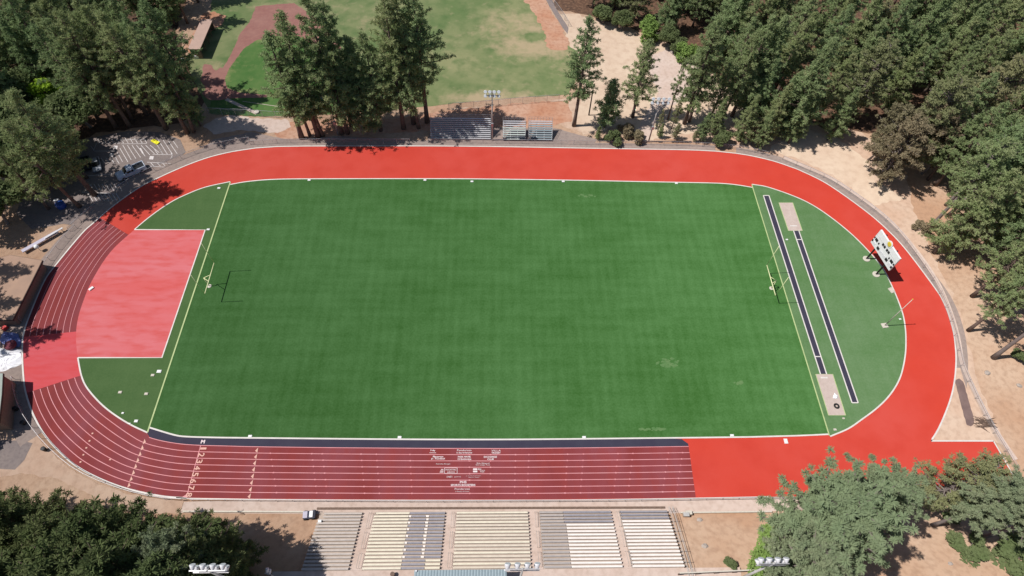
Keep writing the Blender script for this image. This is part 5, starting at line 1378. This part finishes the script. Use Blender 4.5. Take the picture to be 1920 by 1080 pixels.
def car(p, rz, paint, label):
    root = empty('parked_car', p, rz, label, 'car', 'dark cars parked under the oaks')
    Mx = Matrix(((1, 0, 0, 0), (0, 0, -1, 0), (0, 1, 0, 0), (0, 0, 0, 1)))
    MB().prism([(-2.2, 0.35), (2.2, 0.35), (2.25, 0.7), (1.3, 0.92), (-1.9, 0.95), (-2.25, 0.75)], -0.88, 0.88, Mx).build('body', MATS[paint], root, bevel=0.08)
    cb = MB().prism([(1.05, 0.93), (-1.75, 0.93), (-1.2, 1.42), (0.2, 1.45)], -0.74, 0.74, Mx).build('cabin', MATS['dark_window'], root, bevel=0.05)
    MB().box((-0.45, 0, 1.46), (1.35, 1.3, 0.04)).build('roof', MATS[paint], root, bevel=0.02)
    for x in (1.4, -1.4):
        for s in (-1, 1):
            w_ = MB().lathe([(0.2, -0.1), (0.32, -0.09), (0.32, 0.09), (0.2, 0.1)], n=14); M2 = Matrix.Translation((x, s*0.82, 0.36)) @ Matrix.Rotation(R(90), 4, 'X'); w_.v = [tuple(M2 @ Vector(v)) for v in w_.v]; w_.build('wheel', MATS['rubber'], root)
car(G(163, 310), R(-62), 'car_black', 'black car parked under the oaks at the lower row of stalls')
car(G(183, 312), R(-62), 'car_silver', 'dark silver car parked beside the black one')

# ------------------------------------------------------------------ small things round the car park
ym = MB(); r2 = random.Random(3); nx_, ny_ = 8, 4; vs = []
for j in range(ny_+1):
    for i in range(nx_+1): vs.append(((i/nx_-0.5)*2.0, (j/ny_-0.5)*0.85, 0.26+0.05*math.sin(i*1.3+j)+r2.uniform(0, .04)))
top_n = len(vs); vs2 = vs+[(x, y, 0.06) for x, y, z in vs]; fs = []
for j in range(ny_):
    for i in range(nx_):
        q = j*(nx_+1)+i; fs.append((q, q+1, q+nx_+2, q+nx_+1)); fs.append((q+top_n+nx_+1, q+top_n+nx_+2, q+top_n+1, q+top_n))
ring = [i for i in range(nx_+1)]+[j*(nx_+1)+nx_ for j in range(1, ny_+1)]+[ny_*(nx_+1)+i for i in range(nx_-1, -1, -1)]+[j*(nx_+1) for j in range(ny_-1, 0, -1)]
for i in range(len(ring)): a_, b_ = ring[i], ring[(i+1) % len(ring)]; fs.append((b_, a_, a_+top_n, b_+top_n))
yo = mesh_from('yellow_mat', vs2, fs, MATS['vivid_yellow']); yo.location = G(292, 267); yo.rotation_euler = (0, 0, R(-32)); tag(yo, 'bright yellow padded mat lying on the striped car park', 'mat')
tk = empty('water_tank', G(117, 388), 0, 'round blue plastic tank beside the short brown trunk at the left', 'tank')
MB().lathe([(0.86, 0.03), (0.90, 0.2), (0.90, 1.1), (0.80, 1.2)], n=24).build('body', MATS['blue_plastic'], tk, True)
MB().lathe([(0.42, 1.20), (0.42, 1.26), (0.2, 1.29)], n=16).build('lid', MATS['blue_plastic'], tk)
cr = MB().box((0, 0, 0.35), (0.9, 0.6, 0.6), R(20)).build('white_crate', MATS['white_tarp'], None, bevel=0.03); cr.location = G(108, 378); tag(cr, 'white crate against the blue tank', 'crate')
def beam(p, q, w, h, z0, name, m_, label, cat):
    root = empty(name, (p+q)/2, math.atan2((q-p).y, (q-p).x), label, cat); L_ = (q-p).length
    MB().box((0, 0, z0+h/2), (L_, w, h)).build('top', MATS[m_], root, bevel=0.02)
    for i in range(5): MB().box((-L_/2+0.4+i*(L_-0.8)/4, 0, z0/2), (0.12, w*0.7, z0)).build('leg', MATS['pole_grey'], root)
beam(G(45, 475), G(112, 437), 0.85, 0.16, 0.55, 'long_bench', 'lavender_steel', 'long lavender grey platform bench on the bare ground above the brown roof', 'bench')
beam(G(88, 452), G(122, 432), 0.4, 0.1, 0.8, 'long_bench', 'aluminium', 'narrow pale bench just behind the lavender platform bench', 'bench')
um = empty('white_globe', G(76, 470), 0, 'white globe on a short post in front of the lavender platform bench', 'globe')
MB().tube([(0, 0, 0), (0, 0, 1.0)], 0.05, 8).build('post', MATS['pole_grey'], um)
MB().lathe([(0.1, 0.92), (0.36, 1.05), (0.46, 1.32), (0.36, 1.6), (0.1, 1.72)], n=18).build('globe', MATS['white_paint'], um, True)

# brown roofed building and the shed at the left edge
def flat_building(corners, h, label, roof, name='flat_roofed_building'):
    P = [G(px, py, h) for px, py in corners]; c = sum(P, Vector())/len(P)
    root = empty(name, (c.x, c.y, 0), 0, label, 'building'); o = root.location
    poly = [(p.x-o.x, p.y-o.y) for p in P]
    inn = [(x*0.93, y*0.95) for x, y in poly]
    MB().prism(inn, 0.0, h-0.35).build('wall', MATS['wall_brown'], root)
    MB().prism(poly, h-0.35, h-0.003).build('fascia', MATS['fascia_dark'], root)
    sm = [(x*0.985, y*0.99) for x, y in poly]
    MB().prism(sm, h-0.003, h+0.03).build('roof', MATS[roof], root)
    return root
flat_building([(24, 600), (-90, 602), (-70, 500), (20, 478), (80, 488)], 2.5, 'brown flat roofed building with a dark fascia beside the left bend', 'roof_tan')
flat_building([(-2, 792), (-120, 800), (-120, 690), (6, 700), (4, 740)], 3.9, 'grey green roofed shed cut by the left edge below the heap of tarpaulins', 'roof_green', 'shed')
# heap of tarpaulins and gear at the gate
def cloth(pts, z0, z1, seed, m_, name, label, cat):
    P = [G(*p) for p in pts]; c = sum(P, Vector())/len(P); rn = random.Random(seed)
    rings = []; n = 0
    out = []
    for i in range(len(P)):
        a_, b_ = P[i], P[(i+1) % len(P)]
        for k in range(4): out.append(a_+(b_-a_)*(k/4))
    vs = [];
    for f, z in ((1.0, 0.05), (0.93, z0), (0.65, (z0+z1)/2), (0.35, z1), (0.12, z1)):
        for p in out: q = c+(p-c)*f; vs.append((q.x-c.x+rn.uniform(-.06, .06), q.y-c.y+rn.uniform(-.06, .06), z+(rn.uniform(-.16, .16)*(z1-z0+0.25) if f < 0.99 else 0)))
    n = len(out); fs = []
    for r_ in range(4):
        for i in range(n): fs.append((r_*n+i, r_*n+(i+1) % n, (r_+1)*n+(i+1) % n, (r_+1)*n+i))
    fs.append(tuple(range(4*n, 5*n)))
    o_ = mesh_from(name, vs, fs, MATS[m_]); o_.location = (c.x, c.y, 0)
    if sum(p.normal.z*p.area for p in o_.data.polygons) < 0: o_.data.flip_normals()
    return tag(o_, label, cat)
cloth([(-20, 700), (-20, 672), (10, 668), (42, 662), (43, 682), (25, 690), (5, 697)], 0.15, 0.45, 1, 'white_tarp', 'white_tarpaulin', 'bright white tarpaulin spread at the track edge by the gate', 'tarpaulin')
cloth([(0, 640), (8, 622), (34, 626), (42, 640), (36, 652), (12, 650)], 0.3, 0.8, 2, 'blue_tarp', 'blue_tarpaulin', 'crumpled blue tarpaulin above the white one', 'tarpaulin')
cloth([(-18, 668), (-14, 652), (14, 654), (40, 655), (40, 664), (12, 668)], 0.2, 0.5, 3, 'lamp_white', 'pale_tarpaulin', 'pale bluish tarpaulin between the blue one and the white one', 'tarpaulin')
bg_ = MB().lathe([(0.5, 0.05), (0.95, 0.25), (1.0, 0.5), (0.7, 0.85), (0.2, 0.98)], n=20).build('bean_bag', MATS['maroon_cloth'], None, True); bg_.location = G(25, 651)+Vector((0, 0, 0.4)); tag(bg_, 'round maroon bag lying on the tarpaulins', 'bag')
for (px, py, mt, w, lab) in ((17, 606, 'cardboard', 0.7, 'tan carton nearest the fence in the gear heap'), (28, 604, 'white_tarp', 0.5, 'white carton in the gear heap'), (11, 617, 'red_plastic', 0.8, 'red box in the gear heap'), (24, 588, 'blue_plastic', 0.9, 'blue bin against the end of the brown building')):
    b_ = MB().box((0, 0, w*0.35+0.05), (w, w*0.8, w*0.7), px*0.4).box((0, 0, w*0.7+0.07), (w*1.05, w*0.85, 0.05), px*0.4).build('carton' if 'carton' in lab else 'box', MATS[mt], None); b_.location = G(px, py); tag(b_, lab, 'box')
for (px, py, lab) in ((47, 795, 'dark bin beside the lower left fence, nearest the shed'), (86, 844, 'dark bin beside the lower left fence, farthest from the shed'), (33, 768, 'dark bin at the corner of the shed shadow')):
    b_ = MB().lathe([(0.28, 0.04), (0.34, 0.8), (0.36, 0.86), (0.2, 0.92)], n=12).build('litter_bin', MATS['black_paint'], None); b_.location = G(px, py); tag(b_, lab, 'bin')

# ------------------------------------------------------------------ small things on and round the turf
def lid(px, py, w, d, label, mt='white_paint', h=0.10, rz=0.0, group='pale lids and boxes along the turf edge'):
    o_ = MB().box((0, 0, h/2), (w, d, h), rz).box((0, 0, h+0.012), (w*0.8, d*0.8, 0.024), rz).build('valve_box', MATS[mt], None, bevel=0.015)
    p = G(px, py); o_.location = (p.x, p.y, 0.085); return tag(o_, label, 'valve box', group)
for (px, py, lab) in ((580, 338.5, 'white lid on the upper turf edge, leftmost'), (797, 338.5, 'white lid on the upper turf edge opposite the big bleacher'), (885, 341, 'white lid just inside the upper turf edge left of the tall light pole'),
        (1056, 341, 'white lid on the upper turf edge opposite the small bleachers'), (1268, 344.5, 'white lid on the upper turf edge, rightmost'), (469.5, 818.5, 'white lid on the lower turf edge, leftmost'),
        (749.5, 820.5, 'white lid on the lower turf edge left of the painted lettering'), (1095, 820.5, 'white lid on the lower turf edge right of the painted lettering'), (1372, 817, 'white lid on the lower turf edge above the red straight'),
        (411, 353.5, 'white lid in the upper left corner turf'), (391, 431, 'tiny white lid at the corner of the pink apron')):
    lid(px, py, 0.62, 0.42, lab)
for (px, py, lab, w) in ((299, 697, 'white lid pair beside the end line in the lower left turf', 0.75), (287, 704, 'round looking pale lid left of the end line pair', 0.6), (226, 736, 'faint pale lid in the middle of the lower left turf', 0.6), (275, 739, 'faint pale lid near the end line below the pair', 0.6),
        (231, 775, 'small white lid near the inner edge of the worn bend', 0.4), (256, 790, 'white lid at the lower tip of the left turf', 0.6), (244, 795, 'tiny white lid at the lower tip of the left turf', 0.35), (1687, 599, 'small white lid right of the flagpole', 0.4), (1565, 806, 'pale lid at the lower tip of the right turf', 0.5), (1581, 785, 'small pale lid below the south sand pit', 0.4), (1475, 450, 'small white lid between the runways near the north pit', 0.45)):
    lid(px, py, w, w*0.75, lab, 'white_paint' if 'white' in lab else 'pale_concrete')
lid(1473, 827.5, 0.62, 0.85, 'white board lying on the red straight below the right end line', h=0.06, group=None)
lid(1671, 545, 0.9, 1.2, 'grey concrete slab on the turf edge between scoreboard and flagpole', 'pale_concrete', 0.12, R(20), None)
lid(172, 542, 0.5, 0.9, 'small white block on the pink apron edge', h=0.2, rz=R(-35), group=None)
wr = MB().lathe([(0.50, 0.03), (0.60, 0.15), (0.60, 0.3), (0.45, 0.34)], n=18).build('white_planter', MATS['pale_concrete'], None, True); wr.location = G(482, 211); tag(wr, 'round white planter at the corner of the ball field grass', 'planter')
ty = MB(); n1, n2 = 24, 10; vs = []; fs = []
for i in range(n1):
    for j in range(n2):
        a_, b_ = 2*math.pi*i/n1, 2*math.pi*j/n2; rr = 0.36+0.15*math.cos(b_); vs.append((rr*math.cos(a_), rr*math.sin(a_), 0.14+0.12*math.sin(b_)))
        fs.append((i*n2+j, ((i+1) % n1)*n2+j, ((i+1) % n1)*n2+(j+1) % n2, i*n2+(j+1) % n2))
to = mesh_from('tyre', vs, fs, MATS['rubber'], None, True); to.location = G(1567.5, 762)+Vector((0, 0, 0.09)); tag(to, 'black tyre lying in the lower sand pit', 'tyre')
cloth([(1561, 747), (1564, 737), (1570, 743), (1570, 748)], 0.12, 0.3, 9, 'white_tarp', 'white_bag', 'crumpled white bag in the lower sand pit', 'bag').location.z = 0.09
# brush pile and rocks on the right
bp_ = MB(); rn = random.Random(8)
for i in range(46):
    p = G(1832+rn.uniform(0, 26), 789+rn.uniform(-3, 14)*0.9); c_ = G(1845, 798); q = p-c_; a_ = rn.uniform(-0.9, 0.3); l_ = rn.uniform(0.5, 1.5)
    bp_.tube([q+Vector((-math.cos(a_)*l_, -math.sin(a_)*l_, 0.08)), q+Vector((0, 0, rn.uniform(.1, .4))), q+Vector((math.cos(a_)*l_, math.sin(a_)*l_, 0.08))], [0.03, 0.05, 0.02], 5)
bo = bp_.build('brush_pile', MATS['timber']); bo.location = G(1845, 798); tag(bo, 'heap of dead branches against the fence near the chute', 'brush pile')
def rock(px, py, s, label):
    rn = random.Random(int(px)); v = []; b_ = bmesh.new(); bmesh.ops.create_icosphere(b_, subdivisions=2, radius=1)
    for vv in b_.verts: vv.co *= rn.uniform(0.8, 1.15); vv.co.z *= 0.6
    me = bpy.data.meshes.new('boulder'); b_.to_mesh(me); b_.free(); o_ = link_mesh('boulder', me, MATS['rock']); o_.scale = (s*1.3, s, s); o_.location = GT(px, py, s*0.15); tag(o_, label, 'rock', 'boulders on the bare ground')
for (px, py, s, lab) in ((1851, 699, .45, 'pale boulder below the thick bare trunk'), (1911, 723, .4, 'boulder at the right edge of the bare slope'), (1262, 98, .7, 'pale boulder on the bank right of the sandy lot'), (1252, 92, .5, 'smaller pale boulder beside the large one on the bank'), (1312, 975, .35, 'dark stone on the dry bank near the cabinet'), (1322, 1024, .4, 'dark stone in the middle of the dry bank'),
        (1232, 63, .6, 'boulder at the foot of the light green bush'), (1782, 1057, .3, 'small pale stone near the bottom edge between the bushes')): rock(px, py, s, lab)
